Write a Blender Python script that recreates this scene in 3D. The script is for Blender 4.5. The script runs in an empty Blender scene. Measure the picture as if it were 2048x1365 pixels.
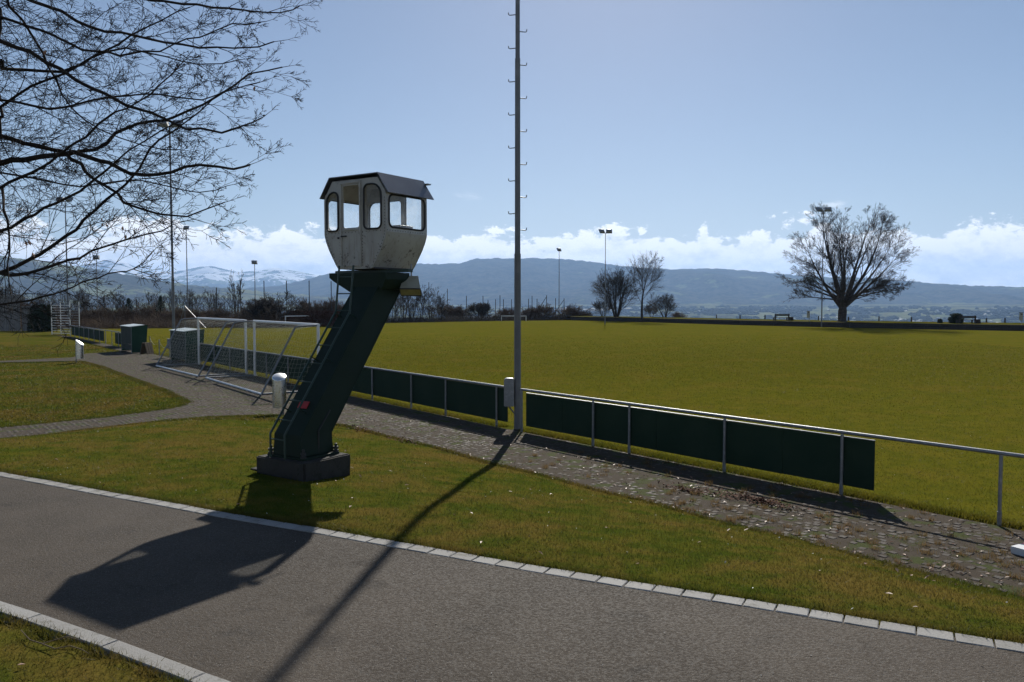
import bpy, math, random
import numpy as np
from mathutils import Vector, Matrix, noise

R = math.radians
rng = np.random.default_rng(7)
random.seed(7)
sc = bpy.context.scene
COL = sc.collection

# ------------------------------------------------------------------ camera
F, CX, CY, H = 1600.0, 1024.0, 682.5, 3.2          # focal length in photo pixels, centre, eye height
PITCH = math.atan((682.5 - 605.0) / F)
cam = bpy.data.cameras.new('camera'); cam.sensor_width = 36.0; cam.lens = F / 2048 * 36
cam.clip_start = 0.1; cam.clip_end = 60000
camo = bpy.data.objects.new('camera', cam); COL.objects.link(camo)
camo.location = (0, 0, H); camo.rotation_euler = (math.pi / 2 - PITCH, 0, 0)
sc.camera = camo

# ------------------------------------------------------------------ sun and sky
SUN_DIR = Vector((0.1003, 0.8310, 0.5472)).normalized()      # towards the sun
SUN_EL = math.asin(SUN_DIR.z); SUN_AZ = math.atan2(SUN_DIR.x, SUN_DIR.y)
sl = bpy.data.lights.new('sun', 'SUN'); sl.energy = 5.0; sl.angle = R(0.5); sl.color = (1.0, 0.95, 0.86)
so = bpy.data.objects.new('sun', sl); COL.objects.link(so)
so.rotation_euler = (-SUN_DIR).to_track_quat('-Z', 'Y').to_euler(); so.location = (5, 40, 30)

sc.view_settings.view_transform = 'Standard'; sc.view_settings.look = 'None'
sc.view_settings.gamma = 1.0; sc.view_settings.use_curve_mapping = False
sc.view_settings.exposure = 0.38
try:
    sc.cycles.use_denoising = True; sc.cycles.volume_bounces = 0
    sc.cycles.max_bounces = 8; sc.cycles.transparent_max_bounces = 12
except Exception:
    pass

SKY_STRENGTH = 0.057
CLOUD_STRENGTH = 1.10
world = bpy.data.worlds.new('World'); sc.world = world; world.use_nodes = True
nt = world.node_tree; nt.nodes.clear()
class NB:
    """tiny node-graph builder"""
    def __init__(s, nt): s.nt = nt
    def n(s, t, **k):
        nd = s.nt.nodes.new(t)
        for a, b in k.items(): setattr(nd, a, b)
        return nd
    def put(s, sock, v):
        if isinstance(v, bpy.types.NodeSocket): s.nt.links.new(v, sock)
        else: sock.default_value = v
    def math(s, op, a, b=0.0, c=None, clamp=False):
        m = s.n('ShaderNodeMath', operation=op, use_clamp=clamp)
        s.put(m.inputs[0], a); s.put(m.inputs[1], b)
        if c is not None: s.put(m.inputs[2], c)
        return m.outputs[0]
    def sstep(s, x, lo, hi, a=0.0, b=1.0):
        m = s.n('ShaderNodeMapRange', interpolation_type='SMOOTHSTEP')
        s.put(m.inputs[0], x); s.put(m.inputs[1], lo); s.put(m.inputs[2], hi); s.put(m.inputs[3], a); s.put(m.inputs[4], b)
        return m.outputs[0]
    def noise(s, vec, scale, detail=4, rough=0.55, dist=0.0):
        m = s.n('ShaderNodeTexNoise'); m.inputs['Scale'].default_value = scale
        m.inputs['Detail'].default_value = detail; m.inputs['Roughness'].default_value = rough; m.inputs['Distortion'].default_value = dist
        if vec is not None: s.nt.links.new(vec, m.inputs['Vector'])
        return m.outputs['Fac']
    def mix(s, f, a, b, mode='MIX'):
        m = s.n('ShaderNodeMix', data_type='RGBA', blend_type=mode)
        s.put(m.inputs[0], f); s.put(m.inputs[6], a); s.put(m.inputs[7], b)
        return m.outputs[2]
    def comb(s, x, y, z):
        m = s.n('ShaderNodeCombineXYZ'); s.put(m.inputs[0], x); s.put(m.inputs[1], y); s.put(m.inputs[2], z)
        return m.outputs[0]
w = NB(nt)
sky = w.n('ShaderNodeTexSky', sky_type='NISHITA'); sky.sun_disc = False
sky.sun_elevation = SUN_EL; sky.sun_rotation = SUN_AZ
sky.altitude = 600; sky.air_density = 1.0; sky.dust_density = 0.3; sky.ozone_density = 2.0
geo = w.n('ShaderNodeTexCoord')
nrm = w.n('ShaderNodeVectorMath', operation='NORMALIZE'); nt.links.new(geo.outputs['Generated'], nrm.inputs[0])
sep = w.n('ShaderNodeSeparateXYZ'); nt.links.new(nrm.outputs[0], sep.inputs[0])
el = w.math('ARCSINE', sep.outputs['Z'])
az = w.math('ARCTAN2', sep.outputs['X'], sep.outputs['Y'])
def cloud_density(de):
    e2 = w.math('ADD', el, de)
    v = w.comb(az, w.math('MULTIPLY', e2, 1.7), 0.31)
    big = w.noise(v, 5.5, 3, 0.5)
    puff = w.noise(v, 21.0, 12, 0.66, 0.15)
    top = w.math('ADD', w.math('MULTIPLY', w.math('SUBTRACT', big, 0.5), 0.055), 0.0815)
    prof = w.math('MULTIPLY', w.math('SUBTRACT', top, e2), 16.0)
    return w.math('ADD', w.math('MULTIPLY', w.math('SUBTRACT', puff, 0.46), 2.0), prof), puff
d0, puff0 = cloud_density(0.0)
d1, puff1 = cloud_density(0.012)
cov = w.sstep(d0, 0.0, 0.13)
# a few separate thin wisps a little above the bank
wv = w.comb(az, w.math('MULTIPLY', el, 3.2), 4.7)
wis = w.noise(wv, 9.0, 8, 0.6, 0.3)
band = w.math('MULTIPLY', w.sstep(el, 0.05, 0.085), w.sstep(el, 0.16, 0.10))
wisp = w.math('MULTIPLY', w.math('MULTIPLY', w.sstep(wis, 0.60, 0.74), band), 0.6)
cov = w.math('MAXIMUM', cov, wisp)
lit = w.math('ADD', w.math('MULTIPLY', w.math('SUBTRACT', d0, d1), 1.7), 0.36)     # denser above = shaded underside
thin = w.sstep(d0, 0.8, 0.1, 0.0, 0.30)
lit = w.math('ADD', lit, thin, clamp=True)
ccol = w.mix(lit, (0.55, 0.60, 0.69, 1), (1.0, 0.985, 0.955, 1))
bg1 = w.n('ShaderNodeBackground'); nt.links.new(w.mix(1.0, sky.outputs[0], (1.08, .985, .94, 1), 'MULTIPLY'), bg1.inputs[0]); bg1.inputs[1].default_value = SKY_STRENGTH
bg2 = w.n('ShaderNodeBackground'); nt.links.new(ccol, bg2.inputs[0]); bg2.inputs[1].default_value = CLOUD_STRENGTH
mx = w.n('ShaderNodeMixShader'); nt.links.new(cov, mx.inputs[0]); nt.links.new(bg1.outputs[0], mx.inputs[1]); nt.links.new(bg2.outputs[0], mx.inputs[2])
wo = w.n('ShaderNodeOutputWorld'); nt.links.new(mx.outputs[0], wo.inputs[0])

# ------------------------------------------------------------------ photo pixel -> place in the world
CP, SP = math.cos(PITCH), math.sin(PITCH)
def ray(px, py):
    a, b = (px - CX) / F, (CY - py) / F
    return (a, CP + SP * b, -SP + CP * b)
def G(px, py, z=0.0):
    """point of the horizontal level z seen at a photo pixel"""
    a, b, c = ray(px, py); t = (z - H) / c
    return Vector((a * t, b * t, z))
def at(px, py, Y):
    a, b, c = ray(px, py); t = Y / b
    return Vector((a * t, Y, H + c * t))

# ------------------------------------------------------------------ object helpers
def tag(o, label=None, cat=None, group=None, kind=None):
    if label: o['label'] = label
    if cat: o['category'] = cat
    if group: o['group'] = group
    if kind: o['kind'] = kind
    return o
def thing(name, label, cat, loc=(0, 0, 0), rz=0.0, group=None):
    o = bpy.data.objects.new(name, None); COL.objects.link(o)
    o.empty_display_size = 0.2
    o.location = loc; o.rotation_euler = (0, 0, rz)
    return tag(o, label, cat, group)
def children_of(o): return [c for c in bpy.data.objects if c.parent == o]
KIDS = {}
def link_child(o, p):
    if p is not None:
        o.parent = p; KIDS.setdefault(p.name, []).append(o)
def copy_tree(o, label=None, group=None, parent=None):
    c = o.copy(); COL.objects.link(c)
    if parent is not None: link_child(c, parent)
    if label: c['label'] = label
    if group: c['group'] = group
    for k in KIDS.get(o.name, []): copy_tree(k, parent=c)
    return c
class MB:
    def __init__(s): s.v = []; s.f = []
    def add(s, vs, fs):
        b = len(s.v); s.v += [tuple(x) for x in vs]; s.f += [tuple(b + i for i in f) for f in fs]; return s
    def box(s, c, d, m=None, taper=None):
        x, y, z = d[0] / 2, d[1] / 2, d[2] / 2
        vs = [Vector((sx * x, sy * y, sz * z)) for sz in (-1, 1) for sy in (-1, 1) for sx in (-1, 1)]
        if taper:
            for q in vs[4:]: q.x *= taper; q.y *= taper
        if m is not None: vs = [m @ q for q in vs]
        return s.add([q + Vector(c) for q in vs], [(0, 2, 3, 1), (4, 5, 7, 6), (0, 1, 5, 4), (2, 6, 7, 3), (1, 3, 7, 5), (0, 4, 6, 2)])
    def prism(s, prof, a, b, axis='y'):
        """outline (u, z) extruded between a and b along axis"""
        n = len(prof)
        q = (lambda u, t, z: (u, t, z)) if axis == 'y' else (lambda u, t, z: (t, u, z)) if axis == 'x' else (lambda u, t, z: (u, z, t))
        vs = [q(u, a, z) for u, z in prof] + [q(u, b, z) for u, z in prof]
        fs = [tuple(range(n)), tuple(range(2 * n - 1, n - 1, -1))] + [(i, i + n, (i + 1) % n + n, (i + 1) % n) for i in range(n)]
        return s.add(vs, fs)
    def tube(s, pts, r, n=8, closed=False):
        pts = [Vector(p) for p in pts]; rs = r if isinstance(r, (list, tuple)) else [r] * len(pts)
        rings = []; up = Vector((0, 0, 1)); prev = None; m = len(pts)
        for i, p in enumerate(pts):
            if closed: t = pts[(i + 1) % m] - pts[i - 1]
            else: t = pts[min(i + 1, m - 1)] - pts[max(i - 1, 0)]
            t.normalize()
            if prev is None:
                a = up.cross(t)
                if a.length < 1e-3: a = Vector((1, 0, 0))
                a.normalize()
            else:
                a = prev - t * prev.dot(t)
                if a.length < 1e-4: a = Vector((1, 0, 0)).cross(t)
                a.normalize()
            prev = a; b = t.cross(a)
            rings.append([p + (a * math.cos(2 * math.pi * k / n) + b * math.sin(2 * math.pi * k / n)) * rs[i] for k in range(n)])
        vs = [q for rg in rings for q in rg]; fs = []
        for i in range(m if closed else m - 1):
            j = (i + 1) % m
            for k in range(n):
                fs.append((i * n + k, i * n + (k + 1) % n, j * n + (k + 1) % n, j * n + k))
        if not closed:
            fs.append(tuple(reversed(range(n)))); fs.append(tuple(range((m - 1) * n, m * n)))
        return s.add(vs, fs)
    def lathe(s, prof, c=(0, 0, 0), n=20):
        vs = []; fs = []
        for r_, z in prof:
            for k in range(n):
                a = 2 * math.pi * k / n; vs.append((c[0] + r_ * math.cos(a), c[1] + r_ * math.sin(a), c[2] + z))
        for i in range(len(prof) - 1):
            for k in range(n):
                fs.append((i * n + k, i * n + (k + 1) % n, (i + 1) * n + (k + 1) % n, (i + 1) * n + k))
        fs.append(tuple(reversed(range(n)))); fs.append(tuple(range((len(prof) - 1) * n, len(prof) * n)))
        return s.add(vs, fs)
    def mesh(s, name, mat):
        me = bpy.data.meshes.new(name); me.from_pydata(s.v, [], s.f); me.materials.append(mat); me.update(); return me
    def build(s, name, mat, parent=None, smooth=False, bevel=0.0):
        me = s.mesh(name, mat)
        if smooth:
            me.polygons.foreach_set('use_smooth', [True] * len(me.polygons))
            try: me.set_sharp_from_angle(angle=R(40))
            except Exception: pass
        o = bpy.data.objects.new(name, me); COL.objects.link(o)
        link_child(o, parent)
        if bevel:
            b = o.modifiers.new('bevel', 'BEVEL'); b.width = bevel; b.segments = 2; b.limit_method = 'ANGLE'
        return o
def np_mesh(name, V, Fc, mat, smooth=False):
    """V (n,3), Fc (m,k) -> object (fast)"""
    V = np.asarray(V, np.float32); Fc = np.asarray(Fc, np.int32); k = Fc.shape[1]
    me = bpy.data.meshes.new(name)
    me.vertices.add(len(V)); me.vertices.foreach_set('co', V.ravel())
    me.loops.add(Fc.size); me.loops.foreach_set('vertex_index', Fc.ravel())
    me.polygons.add(len(Fc)); me.polygons.foreach_set('loop_start', np.arange(0, Fc.size, k, dtype=np.int32))
    if smooth: me.polygons.foreach_set('use_smooth', np.ones(len(Fc), bool))
    me.update(calc_edges=True); me.validate(); me.materials.append(mat)
    return me
def np_obj(name, V, Fc, mat, parent=None, smooth=False):
    o = bpy.data.objects.new(name, np_mesh(name, V, Fc, mat, smooth)); COL.objects.link(o); link_child(o, parent); return o
def seg_tubes(S, n=3):
    """S (m,8): p0 p1 r0 r1 -> verts, quads of separate tapered tubes"""
    S = np.asarray(S, float); p0, p1, r0, r1 = S[:, :3], S[:, 3:6], S[:, 6:7], S[:, 7:8]
    t = p1 - p0; t /= np.linalg.norm(t, axis=1, keepdims=True) + 1e-9
    ref = np.where(np.abs(t[:, 2:3]) > .9, np.array([[1., 0, 0]]), np.array([[0, 0, 1.]]))
    a = np.cross(ref, t); a /= np.linalg.norm(a, axis=1, keepdims=True) + 1e-9; b = np.cross(t, a)
    V = []
    for p, r_ in ((p0, r0), (p1, r1)):
        for k in range(n):
            an = 2 * math.pi * k / n; V.append(p + (a * math.cos(an) + b * math.sin(an)) * r_)
    V = np.stack(V, 1).reshape(-1, 3); m = len(S)
    base = (np.arange(m) * 2 * n)[:, None]
    Fc = np.concatenate([base + np.array([[k, (k + 1) % n, n + (k + 1) % n, n + k]]) for k in range(n)], 0)
    return V, Fc

# ------------------------------------------------------------------ materials
def new_mat(name):
    m = bpy.data.materials.new(name); m.use_nodes = True
    b = NB(m.node_tree); return m, b, m.node_tree.nodes['Principled BSDF']
def gpos(b): return b.n('ShaderNodeNewGeometry').outputs['Position']
def opos(b): return b.n('ShaderNodeTexCoord').outputs['Object']
def bump(b, p, h, s=0.3, d=0.02):
    n_ = b.n('ShaderNodeBump'); n_.inputs['Strength'].default_value = s; n_.inputs['Distance'].default_value = d
    b.nt.links.new(h, n_.inputs['Height']); b.nt.links.new(n_.outputs[0], p.inputs['Normal'])
def c4(c): return (c[0], c[1], c[2], 1.0)
def paint(name, col, col2, scale=6.0, lo=.45, hi=.7, rough=.5, metal=0.0, bmp=0.0, spec=.5, fine=0.15):
    m, b, p = new_mat(name); v = opos(b)
    f = b.sstep(b.noise(v, scale, 6, .6), lo, hi)
    c = b.mix(f, c4(col), c4(col2))
    g = b.noise(v, scale * 9, 3, .6)
    c = b.mix(b.math('MULTIPLY', g, fine), c, (0, 0, 0, 1))
    b.put(p.inputs['Base Color'], c); p.inputs['Roughness'].default_value = rough; p.inputs['Metallic'].default_value = metal
    p.inputs['Specular IOR Level'].default_value = spec
    b.put(p.inputs['Roughness'], b.math('ADD', b.math('MULTIPLY', b.noise(v, scale * 2, 4), .25), rough - .12, clamp=True))
    if bmp: bump(b, p, g, bmp, .01)
    return m
M = {}
M['green'] = paint('green_paint', (.008, .020, .012), (.013, .026, .015), 2.5, .4, .8, .6, bmp=.1, spec=.2)
M['green_ladder'] = paint('ladder_paint', (.010, .036, .026), (.015, .034, .024), 5, rough=.45)
M['board'] = paint('board_green', (.017, .036, .022), (.026, .045, .028), 1.6, .3, .8, .8, spec=.1)
M['galv'] = paint('galvanised_steel', (.22, .23, .245), (.30, .31, .325), 14, rough=.5, metal=.75)
M['mast'] = paint('mast_grey', (.14, .145, .155), (.19, .195, .205), 3, rough=.55, metal=.3)
M['roofgrey'] = paint('roof_sheet', (.15, .155, .17), (.19, .20, .21), 2.2, rough=.38, metal=.55)
M['steel'] = paint('brushed_steel', (.55, .55, .55), (.62, .62, .61), 4, rough=.28, metal=1.0, fine=.05)
M['lid'] = paint('satin_lid', (.75, .75, .74), (.8, .8, .8), 4, rough=.5, metal=1.0, fine=.05)
M['white'] = paint('white_paint', (.74, .74, .73), (.62, .61, .58), 5, .5, .8, .45)
M['offwhite'] = paint('off_white_enamel', (.34, .33, .26), (.26, .25, .18), 4, rough=.4)
M['rubber'] = paint('black_rubber', (.012, .012, .013), (.02, .02, .02), 9, rough=.6)
M['dark'] = paint('dark_interior', (.05, .05, .05), (.07, .065, .06), 5, rough=.8)
M['black'] = paint('black_iron', (.018, .018, .02), (.03, .03, .03), 8, rough=.6)
M['red'] = paint('red_paint', (.45, .03, .03), (.36, .03, .03), 6, rough=.45)
M['netcord'] = paint('net_cord', (.40, .41, .36), (.30, .31, .28), 3, rough=.8)
M['oldwood'] = paint('weathered_dark_wood', (.030, .025, .022), (.055, .045, .038), 7, rough=.85, bmp=.3)
M['brownwood'] = paint('brown_wood', (.085, .055, .03), (.12, .08, .04), 9, rough=.8, bmp=.3)
M['greywood'] = paint('grey_weathered_board', (.15, .155, .16), (.20, .20, .195), 3, rough=.85, bmp=.3)
M['shelter'] = paint('shelter_panel', (.045, .055, .048), (.065, .07, .06), 2, rough=.85, spec=.1)
M['shelter_green'] = paint('shelter_side_green', (.022, .056, .036), (.03, .066, .042), 2, rough=.8, spec=.12)
M['pale_roof'] = paint('pale_shelter_roof', (.50, .55, .55), (.40, .45, .43), 3, rough=.4)
M['lamp_glass'] = paint('lamp_front', (.30, .32, .34), (.36, .38, .40), 4, rough=.12, spec=.8)
M['amber'] = paint('aged_lamp_diffuser', (.26, .245, .16), (.20, .19, .12), 6, rough=.35)

# cabin enamel: cream paint with rust chips and scratches of their own shape
m, b, p = new_mat('cabin_enamel'); v = opos(b)
sp_ = b.n('ShaderNodeSeparateXYZ'); b.nt.links.new(v, sp_.inputs[0])
base = b.mix(b.sstep(b.noise(v, 2.2, 5), .35, .7), (.39, .38, .345, 1), (.32, .305, .27, 1))
chip = b.math('MAXIMUM', b.sstep(b.noise(v, 7, 9, .72, .6), .575, .62), b.sstep(b.noise(b.comb(b.math('ADD', sp_.outputs[0], b.math('MULTIPLY', sp_.outputs[2], .35)), sp_.outputs[1], b.math('MULTIPLY', sp_.outputs[2], .22)), 26, 3, .6), .68, .71, 0, .7))
sp = b.n('ShaderNodeSeparateXYZ'); b.nt.links.new(v, sp.inputs[0])
low = b.sstep(sp.outputs[2], 4.55, 3.80)
streak = b.noise(b.comb(b.math('MULTIPLY', sp.outputs[0], 22.), b.math('MULTIPLY', sp.outputs[1], 22.), b.math('MULTIPLY', sp.outputs[2], 1.6)), 1.0, 4)
stain = b.math('MULTIPLY', b.sstep(streak, .52, .70), b.math('MULTIPLY', low, .7))
c = b.mix(stain, base, (.16, .12, .085, 1))
c = b.mix(b.math('MULTIPLY', chip, b.math('ADD', b.math('MULTIPLY', low, .65), .3)), c, (.05, .04, .034, 1))
b.put(p.inputs['Base Color'], c); p.inputs['Roughness'].default_value = .38
bump(b, p, b.noise(v, 5, 3), .08, .02); M['cabin'] = m

# concrete plinth with moss and lime streaks
m, b, p = new_mat('plinth_concrete'); v = opos(b)
n1 = b.noise(v, 3.5, 8, .65)
c = b.mix(n1, (.016, .015, .013, 1), (.050, .046, .040, 1))
c = b.mix(b.sstep(b.noise(v, 6, 6, .7), .55, .68), c, (.018, .020, .011, 1))
b.put(p.inputs['Base Color'], c); p.inputs['Roughness'].default_value = .95
bump(b, p, b.noise(v, 26, 6, .7), .6, .03); M['concrete'] = m

# asphalt
m, b, p = new_mat('asphalt'); v = gpos(b)
n1 = b.noise(v, 0.55, 4, .6); n2 = b.noise(v, 120, 2, .6); n3 = b.noise(v, 46, 2, .5)
c = b.mix(b.sstep(n1, .3, .72), (.043, .0345, .0265, 1), (.072, .0585, .0455, 1))
c = b.mix(b.sstep(b.noise(v, 1.6, 6, .7, .5), .58, .70, 0, .5), c, (.018, .0155, .013, 1))
c = b.mix(b.sstep(b.noise(v, 3.4, 5, .6), .62, .72, 0, .35), c, (.062, .052, .042, 1))
c = b.mix(b.sstep(n2, .58, .72), c, (.22, .195, .165, 1))
c = b.mix(b.sstep(n3, .36, .26), c, (.022, .021, .02, 1))
b.put(p.inputs['Base Color'], c); b.put(p.inputs['Roughness'], b.sstep(n3, .3, .7, .7, .95))
p.inputs['Specular IOR Level'].default_value = .13
bump(b, p, b.math('ADD', n3, b.math('MULTIPLY', n2, .6)), .75, .012); M['asphalt'] = m

# granite
m, b, p = new_mat('granite'); v = gpos(b)
rn = b.n('ShaderNodeObjectInfo').outputs['Random']
n2 = b.noise(v, 160, 2, .6)
c = b.mix(n2, (.22, .215, .205, 1), (.40, .39, .37, 1))
c = b.mix(b.math('MULTIPLY', rn, .5), c, (.19, .18, .165, 1))
c = b.mix(b.sstep(b.noise(v, 7, 7, .7), .52, .68, 0, .7), c, (.12, .115, .09, 1))
b.put(p.inputs['Base Color'], c); p.inputs['Roughness'].default_value = .8; p.inputs['Specular IOR Level'].default_value = .15
bump(b, p, b.noise(v, 70, 4), .5, .012); M['granite'] = m

# paving setts and the earth between them
def sett_mat(name, perobj):
    m, b, p = new_mat(name); v = gpos(b)
    n1 = b.noise(v, .8, 4); n2 = b.noise(v, 70, 3, .6)
    vo = b.n('ShaderNodeTexVoronoi'); vo.inputs['Scale'].default_value = 7.5; b.nt.links.new(v, vo.inputs['Vector'])
    sp = b.n('ShaderNodeSeparateColor'); b.nt.links.new(vo.outputs['Color'], sp.inputs[0])
    c = b.mix(b.sstep(n1, .3, .7), (.056, .046, .037, 1), (.086, .072, .059, 1))
    c = b.mix(b.math('MULTIPLY', sp.outputs[0], .35), c, (.05, .042, .036, 1))
    c = b.mix(b.sstep(n2, .5, .75, 0, .5), c, (.13, .12, .11, 1))
    b.put(p.inputs['Base Color'], c); b.put(p.inputs['Roughness'], b.sstep(n1, .3, .7, .68, .9)); p.inputs['Specular IOR Level'].default_value = .11
    bump(b, p, b.noise(v, 45, 4, .6), .5, .015); return m
M['sett'] = sett_mat('paving_stone', 0)
m, b, p = new_mat('joint_earth'); v = gpos(b)
c = b.mix(b.noise(v, 20, 5, .65), (.050, .040, .030, 1), (.086, .069, .052, 1))
c = b.mix(b.sstep(b.noise(v, 2.0, 6), .5, .62), c, (.055, .065, .020, 1))
b.put(p.inputs['Base Color'], c); p.inputs['Roughness'].default_value = 1; p.inputs['Specular IOR Level'].default_value = .08; bump(b, p, b.noise(v, 60, 4), .8, .02); M['earth'] = m

# lawn soil + turf colour (world noise shared by ground sheet and blades)
def turf_colour(b, v, kind):
    pz = b.n('ShaderNodeVectorMath', operation='MULTIPLY'); b.nt.links.new(v, pz.inputs[0]); pz.inputs[1].default_value = (1, 1, 0)
    v2 = pz.outputs[0]
    big = b.noise(v2, .42, 5, .62); mid = b.noise(v2, 2.3, 5, .6)
    if kind == 'lawn':
        g1, g2, br = (.052, .070, .009, 1), (.088, .088, .012, 1), (.126, .090, .022, 1)
        c = b.mix(b.sstep(mid, .35, .65), g1, g2)
        c = b.mix(b.sstep(b.math('ADD', b.math('MULTIPLY', big, .7), b.math('MULTIPLY', mid, .3)), .42, .63), c, br)
    else:
        g1, g2, br = (.094, .097, .010, 1), (.128, .116, .012, 1), (.150, .116, .018, 1)
        c = b.mix(b.sstep(mid, .35, .65), g1, g2)
        c = b.mix(b.sstep(big, .45, .72, 0, .8), c, br)
    return c
def turf_ground(name, kind):
    m, b, p = new_mat(name); v = gpos(b)
    c = turf_colour(b, v, kind)
    f = b.noise(v, 38, 4, .7); f2 = b.noise(v, 9, 5, .65)
    c = b.mix(b.sstep(f, .58, .36, 0, .45), c, (.045, .045, .012, 1))
    c = b.mix(b.sstep(f2, .58, .72, 0, .35), c, (.18, .16, .03, 1))
    b.put(p.inputs['Base Color'], c); p.inputs['Roughness'].default_value = 1; p.inputs['Specular IOR Level'].default_value = 0
    bump(b, p, b.math('ADD', f, f2), .5, .03); return m
M['lawn'] = turf_ground('lawn_turf', 'lawn'); M['field'] = turf_ground('field_turf', 'field')
def blade_mat(name, kind):
    m, b, p = new_mat(name); v = gpos(b)
    c = turf_colour(b, v, kind)
    j = b.noise(v, 55, 2, .5)
    c = b.mix(b.sstep(j, .55, .75, 0, .6), c, (.17, .145, .05, 1)); c = b.mix(b.sstep(j, .45, .3, 0, .6), c, (.04, .075, .012, 1))
    b.put(p.inputs['Base Color'], c); p.inputs['Roughness'].default_value = .6; p.inputs['Specular IOR Level'].default_value = .12
    tr = b.n('ShaderNodeBsdfTranslucent'); b.put(tr.inputs[0], c)
    mx_ = b.n('ShaderNodeMixShader'); mx_.inputs[0].default_value = .45
    out = b.nt.nodes['Material Output']
    b.nt.links.new(p.outputs[0], mx_.inputs[1]); b.nt.links.new(tr.outputs[0], mx_.inputs[2]); b.nt.links.new(mx_.outputs[0], out.inputs[0])
    return m
M['blade_lawn'] = blade_mat('lawn_blades', 'lawn'); M['blade_field'] = blade_mat('field_blades', 'field')
m, b, p = new_mat('dry_tuft'); c = b.mix(b.noise(gpos(b), 9, 3), (.15, .085, .045, 1), (.17, .13, .05, 1))
b.put(p.inputs['Base Color'], c); p.inputs['Roughness'].default_value = .9; p.inputs['Specular IOR Level'].default_value = .1
tr = b.n('ShaderNodeBsdfTranslucent'); b.put(tr.inputs[0], c); mx_ = b.n('ShaderNodeMixShader'); mx_.inputs[0].default_value = .5
b.nt.links.new(p.outputs[0], mx_.inputs[1]); b.nt.links.new(tr.outputs[0], mx_.inputs[2]); b.nt.links.new(mx_.outputs[0], b.nt.nodes['Material Output'].inputs[0]); M['dry_tuft'] = m
M['leaf_red'] = paint('damp_leaf', (.10, .04, .024), (.16, .075, .048), 30, rough=.8, spec=.08)
m, b, p = new_mat('fallen_leaf'); v = gpos(b)
c = b.mix(b.sstep(b.noise(v, 25, 2), .35, .65), (.16, .065, .035, 1), (.32, .20, .13, 1))
b.put(p.inputs['Base Color'], c); p.inputs['Roughness'].default_value = .55; p.inputs['Specular IOR Level'].default_value = .35; M['leaf'] = m
M['daisy'] = paint('daisy_white', (.75, .75, .70), (.65, .65, .6), 9, rough=.6)
M['bark'] = paint('bark', (.040, .034, .030), (.075, .062, .052), 6, rough=.95, bmp=.5, spec=.2)
M['bark_black'] = paint('dark_bark', (.022, .018, .016), (.04, .033, .028), 8, rough=.95, bmp=.4, spec=.15)
M['bark_pale'] = paint('beech_bark', (.055, .047, .042), (.10, .085, .075), 4, rough=.9, bmp=.3, spec=.2)
M['twig_brown'] = paint('brown_twigs', (.10, .068, .045), (.135, .092, .060), 2, rough=.95, spec=.2)
M['twig_dark'] = paint('dark_twigs', (.045, .038, .034), (.065, .054, .046), 2, rough=.95, spec=.2)
M['brown_leaf'] = paint('brown_hedge_leaf', (.075, .035, .022), (.11, .05, .03), 2, rough=.9, spec=.2)
M['evergreen'] = paint('evergreen_leaf', (.020, .032, .018), (.032, .048, .022), 2, rough=.9, spec=.2)

# glass: clear, slightly dusty pane
m, b, p = new_mat('dusty_glass')
nt_ = m.node_tree; tr = b.n('ShaderNodeBsdfTransparent'); tr.inputs[0].default_value = (.93, .95, .96, 1)
gl = b.n('ShaderNodeBsdfGlossy'); gl.inputs['Roughness'].default_value = .05
df = b.n('ShaderNodeBsdfTranslucent'); df.inputs[0].default_value = (.8, .82, .85, 1)
dust = b.sstep(b.noise(opos(b), 8, 5, .7), .35, .8, .04, .22)
m1 = b.n('ShaderNodeMixShader'); b.put(m1.inputs[0], dust); nt_.links.new(tr.outputs[0], m1.inputs[1]); nt_.links.new(df.outputs[0], m1.inputs[2])
fr = b.n('ShaderNodeFresnel'); fr.inputs[0].default_value = 1.45
m2 = b.n('ShaderNodeMixShader'); nt_.links.new(fr.outputs[0], m2.inputs[0]); nt_.links.new(m1.outputs[0], m2.inputs[1]); nt_.links.new(gl.outputs[0], m2.inputs[2])
nt_.links.new(m2.outputs[0], nt_.nodes['Material Output'].inputs[0]); M['glass'] = m

# far country: woods, meadows, snow
def land_mat(name, wood_bias, snow=None, scale=1.0):
    m, b, p = new_mat(name); v = gpos(b)
    n1 = b.noise(v, .0016 * scale, 7, .62, .4); n2 = b.noise(v, .009 * scale, 5, .6); n3 = b.noise(v, .035 * scale, 4, .6)
    mead = b.mix(b.sstep(n2, .35, .65), (.11, .135, .05, 1), (.19, .18, .085, 1))
    mead = b.mix(b.sstep(n3, .60, .68, 0, .8), mead, (.03, .04, .025, 1))
    wood = b.mix(b.sstep(b.math('ADD', b.math('MULTIPLY', n3, .5), b.math('MULTIPLY', n2, .5)), .38, .62), (.010, .014, .011, 1), (.070, .068, .046, 1))
    f = b.sstep(b.math('ADD', b.math('ADD', b.math('MULTIPLY', n1, .65), b.math('MULTIPLY', n2, .35)), wood_bias), .47, .52)
    c = b.mix(f, mead, wood)
    if snow is not None:
        sp = b.n('ShaderNodeSeparateXYZ'); b.nt.links.new(v, sp.inputs[0])
        hz = b.math('ADD', sp.outputs[2], b.math('MULTIPLY', b.math('SUBTRACT', n2, .5), snow[1]))
        s_ = b.math('MULTIPLY', b.sstep(hz, snow[0] - 40, snow[0] + 40), b.sstep(b.noise(v, .0045 * scale, 6, .65), .44, .52))
        c = b.mix(s_, c, (.86, .88, .92, 1))
    b.put(p.inputs['Base Color'], c); p.inputs['Roughness'].default_value = 1; p.inputs['Specular IOR Level'].default_value = 0
    return m
M['valley'] = land_mat('valley_land', -.01, None, 2.6); M['ridge'] = land_mat('ridge_woods', .085); M['green_hill'] = land_mat('hill_meadows', .03, None, 1.8)
M['snow'] = land_mat('snowy_land', .03, (330, 500))
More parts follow.
